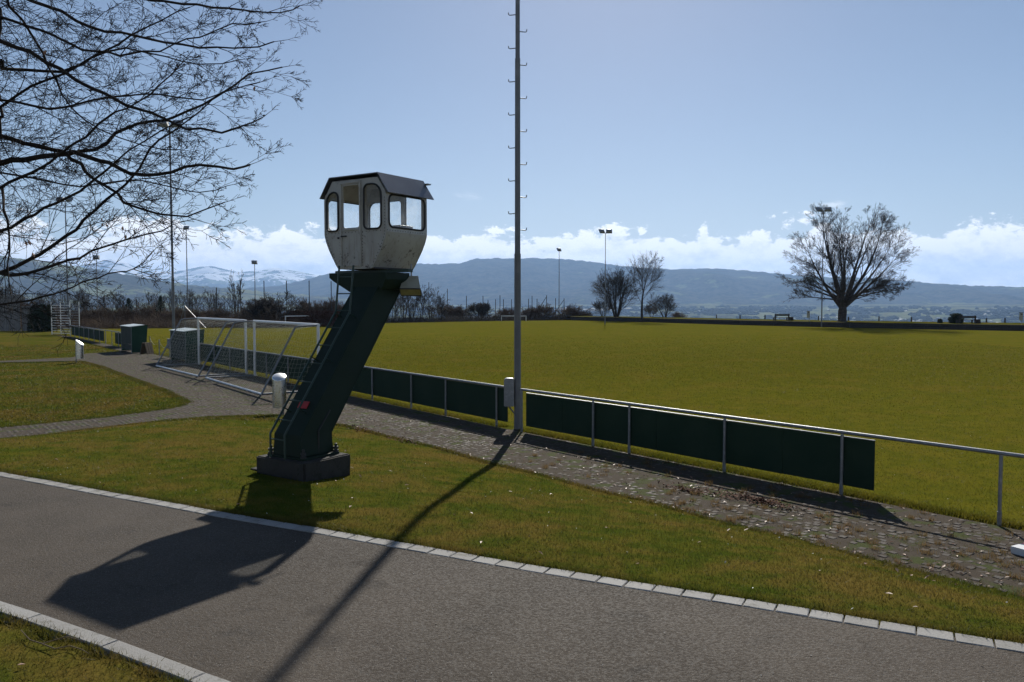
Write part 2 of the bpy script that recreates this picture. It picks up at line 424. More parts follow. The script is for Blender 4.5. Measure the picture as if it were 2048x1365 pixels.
M['house_wall'] = paint('house_walls', (.42, .40, .37), (.30, .28, .25), .05, rough=.8)

# ------------------------------------------------------------------ ground plan (outlines measured from the photograph)
HR = 0.64                                   # the asphalt path lies this much above the sports ground
def poly(pts, z=0.0): return [G(x, y, z).to_2d() for x, y in pts]
K_px = [(0, 949), (110, 969), (215, 989), (330, 1009), (440, 1030), (620, 1060), (785, 1089), (1000, 1127), (1240, 1167), (1500, 1208), (1790, 1256), (2048, 1298)]
E_px = [(0, 886), (90, 873), (174, 861), (300, 847), (420, 836), (550, 832), (610, 838), (660, 848), (700, 855), (773, 874), (876, 898), (978, 928), (1081, 952), (1198, 984), (1300, 1007), (1446, 1048), (1592, 1082), (1738, 1121), (1884, 1159), (2048, 1201)]
N_px = [(0, 1219), (95, 1246), (200, 1284), (310, 1327), (420, 1368)]
Kw, Ew, Nw = poly(K_px, HR), poly(E_px), poly(N_px, HR)
def extend(P, a, bb):
    d0 = (P[0] - P[1]).normalized(); d1 = (P[-1] - P[-2]).normalized()
    return [P[0] + d0 * a] + P + [P[-1] + d1 * bb]
Kw = extend(Kw, 14, 8)
Ew = extend(Ew, 14, 8)
d = (Nw[0] - Nw[-1]).normalized(); Nw = [Nw[0] + d * 10] + Nw + [Nw[-1] - d * 8]
def arr(P): return np.array([[q.x, q.y] for q in P])
def dist_poly(X, Y, P):
    P = arr(P); D = np.full(X.shape, 1e9)
    for a, c_ in zip(P[:-1], P[1:]):
        ab = c_ - a; t = np.clip(((X - a[0]) * ab[0] + (Y - a[1]) * ab[1]) / (ab @ ab), 0, 1)
        D = np.minimum(D, np.hypot(X - a[0] - t * ab[0], Y - a[1] - t * ab[1]))
    return D
def inside(X, Y, P):
    P = arr(P); r_ = np.zeros(X.shape, bool); n = len(P)
    for i in range(n):
        x1, y1 = P[i]; x2, y2 = P[(i + 1) % n]
        c_ = ((y1 > Y) != (y2 > Y)) & (X < (x2 - x1) * (Y - y1) / (y2 - y1 + 1e-12) + x1); r_ ^= c_
    return r_
BANK = Kw + Ew[::-1]                        # grass bank between the asphalt path and the paved path
NEAR_SIDE = Kw + [Vector((Kw[-1].x, -40)), Vector((-40, -40)), Vector((-40, Kw[0].y))]
ROAD = Kw + Nw[::-1]
# fence line
FA, FB = Vector((0.12, 19.75)), Vector((6.86, 11.4))          # right-hand run
fdr = (FB - FA).normalized()
FL0 = Vector((-0.30, 20.25)); fdl = Vector((-0.601, 0.799))   # left-hand run, going away
def ground_z(X, Y):
    X = np.asarray(X, float); Y = np.asarray(Y, float)
    dk = dist_poly(X, Y, Kw); de = dist_poly(X, Y, Ew)
    t = de / (dk + de + 1e-9)
    z = np.where(inside(X, Y, BANK), HR * (1 - np.clip(1 - t, 0, 1) ** 1.8), 0.0)
    z = np.where(inside(X, Y, NEAR_SIDE), HR, z)
    return z
def gz(x, y): return float(ground_z(np.array([x]), np.array([y]))[0])

# far edge of the plateau
EDGE_px = [(-500, 664), (-150, 663), (100, 661), (300, 658), (450, 655.5), (700, 649), (850, 646), (1000, 642.5), (1140, 641)]
EDGE = poly(EDGE_px)
WALL_px = [(1140, 641), (1300, 645), (1480, 650.5), (1700, 656), (1880, 659.5), (2048, 662.5), (2300, 667)]
WALL = poly(WALL_px)

# ---- lawn sheet: banked near the path, level beyond, falling away past the plateau
xs = np.concatenate([np.arange(-420, -44, 16.), np.arange(-44, 24, .3), np.arange(24, 440, 16.)])
ys = np.concatenate([np.arange(-60, -4, 8.), np.arange(-4, 34, .3), np.arange(34, 420, 6.)])
XX, YY = np.meshgrid(xs, ys); ZZ = ground_z(XX, YY)
und = np.zeros_like(ZZ)
for (ax, ay, ph, am) in ((.9, .4, 0, .012), (-.5, 1.3, 2, .012), (2.1, 1.1, 4, .008), (1.7, -2.3, 1, .008)): und += am * np.sin(ax * XX + ay * YY + ph)
ZZ += und * inside(XX, YY, BANK) * np.clip(np.minimum(dist_poly(XX, YY, Kw), dist_poly(XX, YY, Ew)) / .5, 0, 1)
onroad = inside(XX, YY, ROAD) & (np.minimum(dist_poly(XX, YY, Kw), dist_poly(XX, YY, Nw)) > .02)
ZZ = np.where(onroad, HR - .08, ZZ)
far = np.hypot(XX, YY)
# plateau: anything beyond the edge + 45 m drops
FULL = [Vector((-420, EDGE[0].y))] + EDGE + WALL[1:] + [Vector((420, WALL[-1].y)), Vector((420, -60)), Vector((-420, -60))]
outp = ~inside(XX, YY, FULL)
de_ = dist_poly(XX, YY, [Vector((-420, EDGE[0].y))] + EDGE + WALL[1:] + [Vector((420, WALL[-1].y))])
ZZ = np.where(outp, -.0035 * np.clip(de_ - 6, 0, None) ** 1.55 - .012 * np.clip(de_, 0, 40), ZZ)
ny, nx = XX.shape
idx = np.arange(nx * ny).reshape(ny, nx)
quads = np.stack([idx[:-1, :-1], idx[:-1, 1:], idx[1:, 1:], idx[1:, :-1]], -1).reshape(-1, 4)
lawn = tag(np_obj('lawn', np.stack([XX, YY, ZZ], -1).reshape(-1, 3), quads, M['lawn'], smooth=True), 'grass lawn banked between the paths', kind='structure')

# ---- playing field sheet
fstart = [FB + fdr * 20, FB, FA, FL0] + [FL0 + fdl * s for s in (20, 44)]
nrm_r = Vector((-fdr.y, fdr.x));
FIELD = [q + Vector((.24, .32)) for q in fstart] + [FL0 + fdl * 90] + [Vector((-130, 100))] + [q for q in EDGE if q.x > -80] + WALL[1:]
mb = MB(); mb.add([(q.x, q.y, .006) for q in FIELD], [tuple(range(len(FIELD)))])
tag(mb.build('playing_field', M['field']), 'level yellow green football turf', kind='structure')

# ---- asphalt path
mb = MB(); mb.add([(q.x, q.y, HR) for q in ROAD], [tuple(range(len(ROAD)))])
road = tag(mb.build('asphalt_path', M['asphalt']), 'dark asphalt footpath between two stone edgings', kind='structure')

# ---- kerb stones, each one a part of the edging
def along(P, step, gap, start=0.0):
    """yield (centre, direction, length) of pieces laid along a polyline"""
    cum = [0.0]
    for a, c_ in zip(P[:-1], P[1:]): cum.append(cum[-1] + (c_ - a).length)
    def pos(s):
        for i in range(len(P) - 1):
            if s <= cum[i + 1] or i == len(P) - 2:
                return P[i].lerp(P[i + 1], (s - cum[i]) / (cum[i + 1] - cum[i]))
    s = start
    while s + step < cum[-1]:
        a, c_ = pos(s), pos(s + step - gap); yield (a + c_) / 2, (c_ - a).normalized(), (c_ - a).length; s += step
edge_far = tag(bpy.data.objects.new('kerb', None), 'pale granite block edging between asphalt and lawn', kind='structure'); COL.objects.link(edge_far)
def stone_mesh(L, Wd, Hh, seed):
    r_ = random.Random(seed); bv = .006; mb = MB(); ring = []
    for (k, z) in ((0, -.12), (0, Hh - bv), (bv, Hh)):
        ring.append([(sx * (L / 2 - k) + r_.uniform(-.002, .002), sy * (Wd / 2 - k) + r_.uniform(-.004, .004), z) for sx, sy in ((-1, -1), (1, -1), (1, 1), (-1, 1))])
    vs = [q for rg in ring for q in rg]; fs = [(8, 9, 10, 11)]
    for i in (0, 1):
        for k in range(4): fs.append((i * 4 + k, i * 4 + (k + 1) % 4, i * 4 + 4 + (k + 1) % 4, i * 4 + 4 + k))
    mb.add(vs, fs); return mb.mesh('kerb_stone', M['granite'])
sm = [stone_mesh(.250, .172, .009, i) for i in range(8)]
for i, (c_, d_, L_) in enumerate(along(Kw, .262, .012)):
    o = bpy.data.objects.new('kerb_stone', sm[i % 8]); COL.objects.link(o); link_child(o, edge_far)
    o.location = (c_.x, c_.y, HR + random.uniform(-.002, .002)); o.rotation_euler = (random.uniform(-.008, .008), random.uniform(-.008, .008), math.atan2(d_.y, d_.x) + random.uniform(-.012, .012))
edge_near = tag(bpy.data.objects.new('kerb', None), 'long grey edging slabs along the near side of the asphalt', kind='structure'); COL.objects.link(edge_near)
sl_ = [stone_mesh(1.0, .14, .018, 20 + i) for i in range(3)]
for i, (c_, d_, L_) in enumerate(along(Nw, 1.01, .01, .35)):
    o = bpy.data.objects.new('kerb_slab', sl_[i % 3]); COL.objects.link(o); link_child(o, edge_near)
    o.location = (c_.x, c_.y, HR); o.rotation_euler = (0, 0, math.atan2(d_.y, d_.x))

# ---- paved path and plaza
TOP_px = [(187, 688), (244, 703), (290, 711), (320, 715)]      # where it meets the field gate
fence_edge = [FB + fdr * 8, FB, FA.lerp(FB, .5), FA, FL0, FL0 + fdl * 10, FL0 + fdl * 22, FL0 + fdl * 36, FL0 + fdl * 50, FL0 + fdl * 66]
fence_edge = [q + Vector((-.02, -.05)) for q in fence_edge]
LB = poly([(100, 668), (187, 689), (244, 703.5), (174, 708), (144, 716), (0, 723)])         # lawn B right edge and lower edge
LA = poly([(0, 727), (162, 723.5), (204, 735), (261, 757), (331, 782), (360, 797), (378, 806), (360, 814), (324, 821), (212, 836), (100, 847), (0, 857)])  # lawn A
Ein = Ew[1:-1]
PATH = fence_edge + LB + [LB[-1] + Vector((-14, 1))] + [LA[0] + Vector((-14, .8))] + LA + [LA[-1] + (LA[-1] - LA[-2]).normalized() * 14] + Ew
mb = MB(); mb.add([(q.x, q.y, .0195) for q in PATH], [tuple(range(len(PATH)))])
path = tag(mb.build('paved_path', M['earth']), 'path of small paving setts with weeds in the joints', kind='structure')
PATH_IN = PATH
# setts: rows along the fence; the 300 nearest as single parts, the others joined
ux, uy = fdr.x, fdr.y
sv, sf, singles = [], [], []
def sett_verts(cx_, cy_, z, hw, hl, ang, rr):
    ca, sa = math.cos(ang), math.sin(ang); out = []
    for k, zz in ((0.0, -.012), (.016, .012), ):
        for sx, sy in ((-1, -1), (1, -1), (1, 1), (-1, 1)):
            x = sx * (hl - k) + rr.uniform(-.007, .007); y = sy * (hw - k) + rr.uniform(-.007, .007)
            out.append((cx_ + x * ca - y * sa, cy_ + x * sa + y * ca, z + zz + (rr.uniform(-.003, .003) if zz > 0 else 0)))
    return out
SF = [(4, 5, 6, 7), (0, 1, 5, 4), (1, 2, 6, 5), (2, 3, 7, 6), (3, 0, 4, 7)]
pitch_ = .135
us = np.arange(-75, 16, pitch_); vs_ = np.arange(-22, 14, pitch_)
UU, VV = np.meshgrid(us, vs_); UU = UU + (np.arange(len(vs_)) % 2)[:, None] * pitch_ * .5
PX = FA.x + UU * ux - VV * uy; PY = FA.y + UU * uy + VV * ux
ok = inside(PX, PY, PATH_IN) & (PY > 3) & (PY < 62) & (np.abs(PX) < PY * .72 + 1)
PXs, PYs = PX[ok], PY[ok]
order = np.argsort(np.hypot(PXs, PYs) + np.where(np.abs(PXs / PYs) < .63, 0, 1000))
ang0 = math.atan2(uy, ux)
for j, i in enumerate(order):
    x, y = PXs[i], PYs[i]
    if len(singles) < 300:
        if random.random() < .34: continue
        singles.append((x + random.uniform(-.02, .02), y + random.uniform(-.02, .02))); continue
    if random.random() < (.15 if y > 17 else .42): continue
    b0 = len(sv); sv += sett_verts(x + random.uniform(-.02, .02), y + random.uniform(-.02, .02), (.0095 if y > 17 else .0085) + random.uniform(-.006, .005), .061 * random.uniform(.85, 1.05), .061 * random.uniform(.85, 1.05), ang0 + random.uniform(-.14, .14), random)
    sf += [tuple(b0 + k for k in f) for f in SF]
o = np_obj('paving_setts', sv, sf, M['sett'], path); o['kind'] = 'stuff'
pm = []
for k in range(10):
    mb = MB(); mb.add(sett_verts(0, 0, 0, .061, .061, 0, random.Random(k)), SF); pm.append(mb.mesh('paving_stone', M['sett']))
for k, (x, y) in enumerate(singles):
    o = bpy.data.objects.new('paving_stone', pm[k % 10]); COL.objects.link(o); link_child(o, path)
    o.location = (x, y, .0105 + random.uniform(-.005, .006)); o.scale = (random.uniform(.85, 1.05), random.uniform(.85, 1.05), 1); o.rotation_euler = (random.uniform(-.03, .03), random.uniform(-.03, .03), ang0 + random.uniform(-.14, .14))

# ------------------------------------------------------------------ far country
def top_r(px, py, r_):
    a, b_, c_ = ray(px, py); h_ = math.hypot(a, b_); return H + r_ * c_ / h_
def interp(T, px):
    X = [t[0] for t in T]; return np.interp(px, X, [t[1] for t in T])
def fbm(x, y, s, o=5, seed=0.0): return noise.fractal((x * s, y * s, seed), 1.0, 2.1, o)
PXS = np.arange(-900, 2951, 7.0)
def valley_z(r_, az_):
    z = np.interp(r_, [200, 330, 700, 1500, 2500, 3400, 4500, 5600, 7000, 9000, 20000], [-26, -40, -75, -108, -108, -82, -46, -16, -5, 0, 0])
    x, y = r_ * math.sin(az_), r_ * math.cos(az_)
    return float(z) + 9 * fbm(x, y, .0011, 4, 3.) * min(1, r_ / 2500)
def polar(name, rs, zf, mat, label, tree=0.0):
    V = []
    for j, r_ in enumerate(rs):
        for px in PXS:
            a = math.atan2(px - CX, F); V.append((r_ * math.sin(a), r_ * math.cos(a), zf(px, r_, a, j)))
    n = len(PXS); m_ = len(rs); ix = np.arange(n * m_).reshape(m_, n)
    q = np.stack([ix[:-1, :-1], ix[:-1, 1:], ix[1:, 1:], ix[1:, :-1]], -1).reshape(-1, 4)
    return tag(np_obj(name, V, q, mat, smooth=True), label, kind='structure')
polar('valley', list(np.geomspace(210, 3000, 14)) + list(np.arange(3200, 9400, 200)), lambda px, r_, a, j: valley_z(r_, a), M['valley'], 'green valley with farmland and woods beyond the sports field')
RIDGE = [(-900, 560), (0, 590), (400, 585), (560, 572), (600, 563), (640, 552), (680, 544), (760, 534), (840, 528), (880, 529), (920, 527), (950, 518), (1000, 517), (1060, 517), (1130, 519), (1180, 524), (1230, 531), (1290, 537), (1340, 539), (1400, 538), (1440, 538), (1520, 544), (1560, 549), (1640, 555), (1720, 556), (1800, 561), (1860, 567), (1940, 572), (2048, 575), (2200, 570), (2500, 555), (2950, 560)]
r0, r1 = 5200., 8200.
rs = list(np.linspace(r0, r1, 34)) + [8500, 9300]
def ridge_z(px, r_, a, j):
    x, y = r_ * math.sin(a), r_ * math.cos(a)
    top = top_r(px, interp(RIDGE, px), r1)
    zb = valley_z(r0, a) - 14
    t = (r_ - r0) / (r1 - r0)
    if t > 1: return top - (r_ - r1) * .35
    sh = t ** 1.25 * (1 + .0 * t)
    spur = noise.fractal((x * .0011, y * .0005, 1.3), 1.0, 2.1, 5)
    z = zb + (top - zb) * sh + 150 * spur * math.sin(math.pi * min(1, t * 1.02)) * .9
    if t > .93: z += random.uniform(-5, 8) * .8
    return z
polar('wooded_ridge', rs, ridge_z, M['ridge'], 'long blue wooded ridge across the valley')
HILL = [(-900, 545), (-400, 505), (-150, 502), (0, 513), (60, 520), (110, 527), (200, 541), (260, 551), (300, 559), (380, 571), (480, 580), (600, 590), (760, 604), (900, 612), (2950, 640)]
h0, h1 = 3300., 5200.
def hill_z(px, r_, a, j):
    x, y = r_ * math.sin(a), r_ * math.cos(a)
    top = top_r(px, interp(HILL, px), h1); zb = valley_z(h0, a) - 12; t = (r_ - h0) / (h1 - h0)
    if px > 900: return zb - 30
    if t > 1: return top - (r_ - h1) * .4
    z = zb + (top - zb) * t ** 1.1 + 40 * noise.fractal((x * .0013, y * .0009, 7.3), 1.0, 2.1, 5) * math.sin(math.pi * t)
    return z + (random.uniform(-3, 6) if t > .94 else 0)
polar('green_hill', list(np.linspace(h0, h1, 26)) + [5500, 6000], hill_z, M['green_hill'], 'meadow hillside falling to the right beyond the bare branches')
SNOW = [(-900, 560), (100, 545), (180, 528), (225, 519), (250, 524), (290, 541), (330, 545), (370, 541), (400, 534), (425, 532), (450, 538), (480, 545), (520, 541), (550, 536), (575, 540), (600, 544), (640, 552), (700, 560), (900, 585), (2950, 600)]
s0, s1 = 10000., 14500.
def snow_z(px, r_, a, j):
    x, y = r_ * math.sin(a), r_ * math.cos(a)
    top = top_r(px, interp(SNOW, px), s1); t = (r_ - s0) / (s1 - s0)
    if t > 1: return top - (r_ - s1) * .4
    rd = abs(noise.fractal((x * .0007, y * .0007, 11.), 1.0, 2.1, 6))
    return -20 + (top + 20) * t ** 1.05 - 260 * rd * math.sin(math.pi * t) + (60 * noise.fractal((x * .004, y * .004, 2.), 1, 2., 4) * (1 - abs(2 * t - 1)))
polar('snowy_mountains', list(np.linspace(s0, s1, 40)) + [15000, 16000], snow_z, M['snow'], 'far snow streaked mountains under the cloud bank')
# scattered far houses
hv, hf = [], []
rh = random.Random(5)
def house(r_, px, s_):
    a = math.atan2(px - CX, F); x, y = r_ * math.sin(a), r_ * math.cos(a); z = valley_z(r_, a) - 1
    L_, W_, H_ = s_ * rh.uniform(.8, 1.5), s_ * rh.uniform(.7, 1.0), s_ * rh.uniform(.5, .8); an = rh.uniform(0, 3.1)
    b0 = len(hv); ca, sa = math.cos(an), math.sin(an)
    for X_, Y_, Z_ in [(-L_, -W_, 0), (L_, -W_, 0), (L_, W_, 0), (-L_, W_, 0), (-L_, -W_, H_), (L_, -W_, H_), (L_, W_, H_), (-L_, W_, H_), (-L_, 0, H_ * 1.7), (L_, 0, H_ * 1.7)]:
        hv.append((x + X_ * ca - Y_ * sa, y + X_ * sa + Y_ * ca, z + Z_))
    for f in [(0, 1, 5, 4), (1, 2, 6, 5), (2, 3, 7, 6), (3, 0, 4, 7), (4, 5, 9, 8), (6, 7, 8, 9), (7, 4, 8), (5, 6, 9)]: hf.append(tuple(b0 + i for i in f))
for _ in range(150): house(rh.uniform(3300, 5200), rh.uniform(0, 2100), rh.uniform(4, 9))
for _ in range(210): house(abs(rh.gauss(3600, 150)), rh.gauss(1800, 100), rh.uniform(4, 7))
for _ in range(60): house(abs(rh.gauss(4600, 120)), rh.gauss(1180, 60), rh.uniform(8, 14))
mb = MB(); mb.v = hv; mb.f = hf
tag(mb.build('far_houses', M['house_wall']), 'pale villages scattered over the valley', kind='stuff')

# far woods and orchard clumps in the valley (rounded clumps, one mass)
cv, cf = [], []
def clump(x, y, z, rx, rz_):
    b0 = len(cv); n = 7; cv.append((x, y, z + rz_ * rh.uniform(.9, 1.2)))
    for lv, (q, hz) in enumerate(((.62, .8), (1.0, .35), (.95, -.1))):
        for k in range(n):
            a = 2 * math.pi * (k + .5 * lv) / n; rr = rx * q * rh.uniform(.8, 1.15)
            cv.append((x + rr * math.cos(a), y + rr * math.sin(a), z + rz_ * hz * rh.uniform(.85, 1.1)))
    for k in range(n):
        cf.append((b0, b0 + 1 + k, b0 + 1 + (k + 1) % n))
        for lv in (0, 1):
            p0 = b0 + 1 + lv * n; cf.append((p0 + k, p0 + n + k, p0 + n + (k + 1) % n, p0 + (k + 1) % n))
for _ in range(560):
    px = rh.uniform(-60, 2150); r_ = rh.uniform(3200, 5300); a0 = math.atan2(px - CX, F)
    for _k in range(rh.randint(2, 9)):
        a = a0 + rh.gauss(0, .006); q = r_ + rh.gauss(0, 25)
        clump(q * math.sin(a), q * math.cos(a), valley_z(q, a), rh.uniform(8, 22), rh.uniform(8, 15))
mb = MB(); mb.v = cv; mb.f = cf
m, b, p = new_mat('far_woods'); b.put(p.inputs['Base Color'], b.mix(b.noise(gpos(b), .03, 4), (.022, .028, .018, 1), (.06, .058, .04, 1))); p.inputs['Roughness'].default_value = 1; p.inputs['Specular IOR Level'].default_value = 0
tag(mb.build('far_woods', m), 'woods and orchards dotted over the valley', kind='stuff')

# the air
mb = MB(); mb.box((0, 8000, 350), (44000, 20000, 962))
m = bpy.data.materials.new('haze_air'); m.use_nodes = True; t_ = m.node_tree; t_.nodes.clear()
pv = t_.nodes.new('ShaderNodeVolumePrincipled'); pv.inputs['Color'].default_value = (.37, .60, 1.0, 1); pv.inputs['Density'].default_value = .000078; pv.inputs['Anisotropy'].default_value = .25
om = t_.nodes.new('ShaderNodeOutputMaterial'); t_.links.new(pv.outputs[0], om.inputs['Volume'])
tag(mb.build('haze', m), 'thin blue haze over the valley', kind='stuff')

# ------------------------------------------------------------------ the leaning cabin tower
TB = Vector((-3.228, 12.296)); TZ = gz(TB.x, TB.y); TROT = R(-33.3)
tw = thing('cabin_tower', 'old cream cable car cabin on a leaning green steel column', 'cabin tower', (TB.x, TB.y, 0), TROT)
LX = -.218                                    # cabin centre line, local x
# plinth
mb = MB(); prof = [(-.538, -.473), (.538, -.473), (.538, .473), (-.538, .473)]
import bmesh
def rough_block(c, d, cuts, amp, seed):
    bm = bmesh.new(); bmesh.ops.create_cube(bm, size=1.0)
    bmesh.ops.bevel(bm, geom=bm.edges[:], offset=.03, segments=2, affect='EDGES')
    bmesh.ops.subdivide_edges(bm, edges=bm.edges[:], cuts=cuts, use_grid_fill=True)
    for v_ in bm.verts:
        q = Vector((v_.co.x * d[0], v_.co.y * d[1], v_.co.z * d[2]))
        k = noise.fractal((q.x * 5 + seed, q.y * 5, q.z * 5), 1.0, 2.0, 4)
        n_ = Vector((q.x / d[0], q.y / d[1], q.z / d[2])).normalized()
        v_.co = q + n_ * k * amp + Vector(c)
    mb_ = MB(); bm.verts.index_update()
    mb_.add([v_.co for v_ in bm.verts], [[v_.index for v_ in f.verts] for f in bm.faces]); bm.free(); return mb_
rough_block((0, 0, .62), (1.09, .96, .44), 3, .014, 1.0).build('plinth', M['concrete'], tw, smooth=True)
rough_block((-.66, -.18, .49), (.26, .42, .24), 2, .02, 4.0).build('step_stone', M['concrete'], tw, smooth=True)
# column: base plate, short upright foot, long leaning box girder
mb = MB(); mb.box((0, 0, .86), (.80, .74, .035)); mb.build('base_plate', M['green'], tw, bevel=.006)
cw, cd, zk, lean, zc = .29, .31, 1.18, 1.716, 3.46
def section(z, y, w_, d_): return [(-w_, y - d_, z), (w_, y - d_, z), (w_, y + d_, z), (-w_, y + d_, z)]
rings = [section(.877, 0, cw + .02, cd + .03), section(zk, 0, cw, cd), section(zc, lean, cw - .02, cd - .01)]
rings[1][0] = (-cw, -cd, zk + .02); rings[1][1] = (cw, -cd, zk + .02)
mb = MB(); vs = [q for rg in rings for q in rg]
fs = [(3, 2, 1, 0), (8, 9, 10, 11)] + [(i * 4 + k, i * 4 + (k + 1) % 4, i * 4 + 4 + (k + 1) % 4, i * 4 + 4 + k) for i in (0, 1) for k in range(4)]
mb.add(vs, fs); col_ = mb.build('column', M['green'], tw, bevel=.012)
# weld seam flange strips along both visible corners and a hatch plate
mb = MB()
for sx in (-1, 1):
    for sy in (-1, 1):
        mb.tube([(sx * (cw + .004), sy * (cd + .004), .88), (sx * (cw - .004), sy * (cd - .002), zk), (sx * (cw - .022), lean + sy * (cd - .012), zc)], .013, 6)
mb.build('corner_weld', M['green'], col_)
mb = MB(); mb.tube([(cw + .006, .03, .9), (cw + .006, .03, zk + .05), (cw - .004, .03 + .5 * lean * .3, zk + .35)], .014, 6); mb.build('cable_conduit', M['black'], col_)
for (x, y) in ((-.36, -.33), (.36, .33), (-.36, .33), (.36, -.33)):
    mb = MB(); mb.lathe([(.045, 0), (.045, .03), (.028, .03), (.028, .05), (.042, .05), (.042, .085), (.022, .085), (.022, .13), (.0, .135)], (x, y, .876), 8)
    mb.build('anchor_bolt', M['black'], tw)
# red warning plate on the ladder side
mb = MB(); mb.box((.02, -cd + (1.62 - zk) / (zc - zk) * lean - .03, 1.62), (.2, .012, .12), Matrix.Rotation(-.6, 3, 'X')); mb.build('warning_plate', M['red'], tw)
# head: cross beam with gussets that carries the cabin
prof = [(LX - .66, 3.70), (LX + .66, 3.70), (LX + .66, 3.58), (.34, 3.42), (-.36, 3.36), (LX - .56, 3.56), (LX - .66, 3.62)]
mb = MB(); mb.prism(prof, lean - .30, lean + .30); mb.build('head_beam', M['green'], tw, bevel=.008)
for y in (lean + .02,):
    mb = MB(); mb.box((LX + .07, y, 3.728), (1.70, .12, .05)); mb.build('cabin_bearer', M['green_ladder'], tw, bevel=.006)
# ladder: two bent rails, rungs, stand-off brackets
def lad(z):                                        # offset of the ladder plane
    if z < 1.22: return -cd - .16
    if z < 3.05: return -cd - .16 + (z - 1.22) / (zc - 1.18) * lean
    return -cd - .16 + (3.05 - 1.22) / (zc - 1.18) * lean + (z - 3.05) * .12
lx0, lx1 = -.20, .12
for x in (lx0, lx1):
    mb = MB(); mb.tube([(x, lad(z), z) for z in (.86, 1.15, 1.22, 1.30, 1.8, 2.4, 2.95, 3.05, 3.12, 3.45, 3.80)], .017, 8); mb.build('ladder_rail', M['green_ladder'], tw, smooth=True)
for k in range(10):
    z = 1.14 + k * .275
    mb = MB(); mb.tube([(lx0, lad(z), z), (lx1, lad(z), z)], .011, 6); mb.build('rung', M['green_ladder'], tw, smooth=True)
for z in (1.55, 2.3, 3.0):
    for x in (lx0, lx1):
        yb = -cd + (z - zk) / (zc - zk) * lean
        mb = MB(); mb.box((x, (lad(z) + yb) / 2 + .02, z - .02), (.03, abs(yb - lad(z)) + .06, .012), Matrix.Rotation(-.5, 3, 'X')); mb.build('ladder_bracket', M['green_ladder'], tw)
# --- cabin body
Y0, Y1, ZB = 1.382, 2.43, 3.757
bw, bb = .705, .375
Pr = [(bb - .06, 3.762), (bb + .01, 3.775), (bb + .075, 3.86), (.60, 4.10), (.64, 4.18), (.672, 4.25), (.692, 4.31), (bw, 4.362), (bw, 4.95), (.665, 5.06), (.52, 5.265)]
def xw(z):
    zs = [q[1] for q in Pr]; return float(np.interp(z, zs, [q[0] for q in Pr]))
outline = [(LX + x, z) for x, z in Pr] + [(LX - x, z) for x, z in reversed(Pr)]
def rrect(x0, x1, z0, z1, r_, n=5, tops=None):
    """rounded outline, counter clockwise; tops = (left radius, right radius) for the upper corners"""
    rl, rr = tops if tops else (r_, r_)
    out = []
    for (cx_, cz_, q, a0) in ((x1 - r_, z0 + r_, r_, -90), (x1 - rr, z1 - rr, rr, 0), (x0 + rl, z1 - rl, rl, 90), (x0 + r_, z0 + r_, r_, 180)):
        for k in range(n + 1):
            a = R(a0 + 90 * k / n); out.append((cx_ + q * math.cos(a), cz_ + q * math.sin(a)))
    return out
def plate(outer, holes, put, thick):
    """flat plate with holes; put(u, v, d) -> point"""
    bm = bmesh.new(); loops = []
    for lp in [outer] + holes:
        vs_ = [bm.verts.new((u, v_, 0)) for u, v_ in lp]
        loops.append([bm.edges.new((vs_[i], vs_[(i + 1) % len(vs_)])) for i in range(len(vs_))])
    bmesh.ops.triangle_fill(bm, edges=bm.edges[:], use_beauty=True)
    bm.verts.index_update(); V = [v_.co.copy() for v_ in bm.verts]; Fs = [[v_.index for v_ in f.verts] for f in bm.faces]
    bd = [(e.verts[0].index, e.verts[1].index) for e in bm.edges if len(e.link_faces) == 1]
    bm.free(); n = len(V); mb_ = MB()
    mb_.add([put(q.x, q.y, 0) for q in V] + [put(q.x, q.y, thick) for q in V], Fs + [[n + i for i in reversed(f)] for f in Fs] + [(a, c_, n + c_, n + a) for a, c_ in bd])
    return mb_
def ring_tube(lp, put, r_, name, mat, parent):
    mb_ = MB(); mb_.tube([put(u, v_, 0) for u, v_ in lp], r_, 6, closed=True); return mb_.build(name, mat, parent, smooth=True)
# window outlines on the end walls (local x, z)
xa, xb, xc, xd, xe, xf = LX - .655, LX - .385, LX - .315, LX + .135, LX + .215, LX + .60
W_l = rrect(xa, xb, 4.42, 5.08, .07, 6, (.17, .10)); W_d = rrect(xc + .03, xd - .03, 4.46, 5.17, .05, 5); W_r = rrect(xe, xf, 4.42, 5.16, .09, 6, (.10, .20))
body = None
for nm, y, th_, holes in (('door_wall', Y0, .03, [W_l, W_d, W_r]), ('rear_wall', Y1, -.03, [rrect(xa, xd, 4.40, 5.02, .08, 6, (.14, .08)), W_r])):
    mb = plate(outline, holes, lambda u, v_, d_, y=y, th_=th_: (u, y + (d_ if d_ else 0), v_), th_)
    wl = mb.build(nm, M['cabin'], tw)
    for h_ in holes:
        if nm == 'door_wall' and h_ is W_d: continue
        pt = lambda u, v_, d_, y=y, s_=(-1 if th_ > 0 else 1): (u, y + s_ * .006, v_)
        fr_ = ring_tube(h_, pt, .017, 'window_seal', M['rubber'], wl)
        mb = MB(); n = len(h_); mb.add([(u, y + th_ * .5, v_) for u, v_ in h_], [tuple(range(n))]); mb.build('pane', M['glass'], wl)
